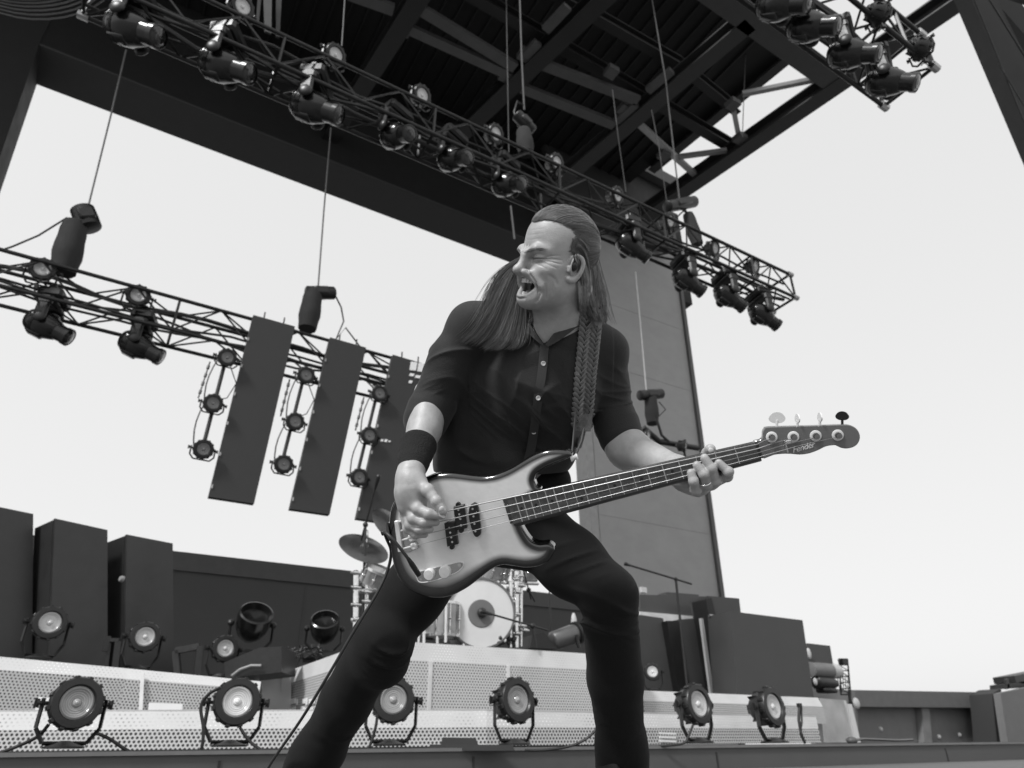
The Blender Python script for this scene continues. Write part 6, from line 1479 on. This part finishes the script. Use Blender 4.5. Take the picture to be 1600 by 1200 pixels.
# slicked back strands from hairline to the gathering point
cnt=0
while cnt<6500:
    d=np.array([rnd.gauss(.35,1),rnd.gauss(.1,1),rnd.gauss(.5,.8)]); d/=np.linalg.norm(d); p0=np.array([0,.0,.03])+d*.075; p0=surf(*p0,.0005)
    e=float(yh(abs(p0[0]),p0[2]))-p0[1]
    if e<-.005 or p0[2]<-.03 or (p0[2]<.012 and p0[1]>-.012): continue
    if e>.014 and rnd.random()<.6: continue
    if abs(abs(p0[0])-.078)<.02 and (p0[1]-.010)**2+((p0[2]+.014)/1.5)**2<.014**2: continue
    cnt+=1; p0=p0+ (0 if e>.01 else rnd.uniform(-.004,.0050))*np.array([0,1,0]); pts=[]; lift=rnd.uniform(.0012,.0050); kn=KN if p0[2]>.0 or rnd.random()<.3 else np.array([.06*(1 if p0[0]>0 else -1),-.085,-.03])
    for f in np.linspace(0,1,9):
        q=p0*(1-f)+kn*f; q=q+np.array([0,0,.014*math.sin(f*3.14)*(1 if p0[2]>.07 else .3)])
        w=surf(q[0],q[1],q[2],.0006+lift*math.sin(min(1,f*1.6)*1.9))
        pts.append(w)
    if kn is KN: pts[-1]=KN+np.array([rnd.gauss(0,.004),0,rnd.gauss(0,.006)])
    curves.append([c2w(H(*p)) for p in cr(pts,12)])
# from the sideburn and behind the ear, falling
def fall(n,startf,guides,jit,dz=.0,npt=16,drape=True,trees=None,cmin=.80):
    out=[]; NC=max(6,n//55); cl_=[(rnd.random(),rnd.gauss(0,1),rnd.gauss(0,1),rnd.uniform(cmin,1.0),rnd.random(),rnd.uniform(0,6.28)) for _ in range(NC)]
    for _ in range(n):
        c_=cl_[rnd.randrange(NC)]; loose=rnd.random()<.30
        u=min(.999,max(0,c_[0]+rnd.gauss(0,.035 if not loose else .15))); v=min(1,max(0,c_[4]+rnd.gauss(0,.2))); G=len(guides)-1; gi=min(int(u*G),G-1); gf=u*G-gi
        pts=[np.array(guides[gi][k])*(1-gf)+np.array(guides[gi+1][k])*gf for k in range(len(guides[0]))]
        N=len(pts); off=np.array([c_[1]*jit*1.4+rnd.gauss(0,jit*(.35 if not loose else 1.6)),c_[2]*jit*.5+rnd.gauss(0,jit*.3)]); ph=c_[5]+rnd.gauss(0,.3); wv=1.6+c_[1]*.8; cut_=min(1,max(cmin,c_[3]+rnd.gauss(0,.04)))**.7
        P2=cr(pts,npt); P2=P2[:max(6,int(npt*cut_))]; w=[]
        for i,p in enumerate(P2):
            f=i/(npt-1); x=p[0]+off[0]*(.35+f)+wv*math.sin(f*5+ph)*(f); y=p[1]+off[1]*(.3+f)+(rnd.random()*0); z=p[2]+v*dz*(1-.4*f)
            if drape:
                hz_=hitz(x,y,trees or HT); z=min(z,hz_-.003-.012*v*(.4+.6*math.sin(f*3))) 
            w.append((x,y,z))
        w=np.array(w); 
        if drape: w[:,2]=np.convolve(np.pad(w[:,2],2,'edge'),np.ones(5)/5,'valid')
        out.append([P(*q) for q in w])
    return out
# right fall (behind the ear)
gR=[[(920,384,1.60),(928,412,1.62),(938,450,1.63),(941,480,1.635),(948,505,1.64)],
    [(916,390,1.58),(924,420,1.60),(932,455,1.61),(936,482,1.61),(942,508,1.61)],
    [(918,400,1.575),(924,430,1.58),(926,460,1.585),(930,485,1.585),(936,503,1.585)],
    [(912,412,1.55),(918,440,1.565),(918,465,1.575),(922,485,1.575),(928,498,1.57)],
    [(908,436,1.56),(910,452,1.575),(911,470,1.585),(914,484,1.585),(920,494,1.58)],
    [(904,440,1.59),(905,455,1.60),(906,470,1.60),(908,482,1.60),(912,492,1.60)]]
curves+=fall(2600,None,gR,1.6,dz=.05,drape=True)
g0=[[(910,362,1.56),(920,376,1.60),(929,400,1.61),(938,440,1.615),(941,480,1.62)],[(903,380,1.50),(916,390,1.545),(925,420,1.565),(928,455,1.58),(934,490,1.585)],[(900,392,1.49),(912,400,1.52),(920,420,1.545),(923,455,1.57),(928,488,1.58)]]
curves+=fall(500,None,g0,1.2,dz=.01,drape=True)
for _ in range(160):
    z0=rnd.uniform(.020,.046); y0=.026-rnd.random()*.018; q=[surf(.07,y0,z0,.0008),surf(.07,y0-.004,z0-.008,.0016),surf(.07,y0-.007,z0-.015,.0008)]
    curves.append([c2w(H(*p)) for p in q])
gN=[[(838,462,1.62),(834,475,1.61),(832,490,1.60),(831,508,1.58)],[(832,450,1.62),(826,466,1.61),(822,484,1.60),(820,508,1.58)]]
curves+=fall(500,None,gN,2.,dz=.01,drape=False,npt=10)
# thin stray hairs at the silhouette
gS=[[(928,380,1.62),(935,420,1.63),(942,455,1.63),(946,485,1.63),(955,512,1.63)],[(926,374,1.62),(932,400,1.63),(940,450,1.63),(948,492,1.62),(963,515,1.62)]]
curves+=fall(60,None,gS,2.2,dz=.02,drape=False)
# left fall: from behind the far side, over the shoulder and chest
gL=[[(808,408,1.60),(790,424,1.59),(776,448,1.585),(758,480,1.57),(740,510,1.56),(712,534,1.56)],
    [(810,415,1.60),(795,438,1.59),(783,466,1.58),(768,498,1.57),(752,524,1.56),(730,541,1.56)],
    [(812,425,1.60),(801,452,1.59),(791,482,1.58),(780,512,1.57),(764,534,1.56),(745,546,1.56)],
    [(814,438,1.60),(807,464,1.59),(801,492,1.58),(792,518,1.57),(780,538,1.56),(762,549,1.56)],
    [(817,452,1.60),(813,476,1.59),(809,502,1.58),(803,526,1.57),(794,541,1.56),(780,549,1.56)],
    [(821,462,1.60),(820,484,1.59),(819,506,1.58),(816,526,1.57),(811,540,1.56),(801,547,1.56)]]
curves+=fall(2500,None,gL,2.8,dz=.024,trees=(BS,),cmin=.50)
gW=[[(812,405,1.60),(786,420,1.59),(768,440,1.59),(752,470,1.58),(740,500,1.57),(716,528,1.57)],[(812,402,1.60),(790,416,1.59),(774,432,1.59),(764,452,1.585),(758,470,1.58),(748,496,1.57)],[(815,410,1.60),(793,430,1.59),(780,455,1.59),(770,480,1.58),(762,500,1.57),(738,520,1.57)]]
curves+=fall(260,None,gW,4.0,dz=.02,trees=(BS,),cmin=.6)
# backing sheet behind the left fall so that it is dense
strands('hair_strands',curves,.00042,hair)
# eyebrows and stubble strands
br=[]
def front(x,z,lift):
    o=c2w(H(x,.2,z)); d=c2w(H(x,.0,z))-o; d/=np.linalg.norm(d); h=BP.ray_cast(Vector(o),Vector(d)); return np.array(h[0])-d*lift if h[0] is not None else None
for sx in (-1,1):
    for _ in range(70):
        f=rnd.random(); x=sx*(.010+.036*f); z=-.000+.017*f-.009*f*f+rnd.uniform(-.0035,.0030); q=[front(x,z,.0002),front(x+sx*.004,z+.0016,.0010),front(x+sx*.008,z+.0018,.0003)]
        if all(v is not None for v in q): br.append(q)
strands('eyebrows',br,.00032,hair)
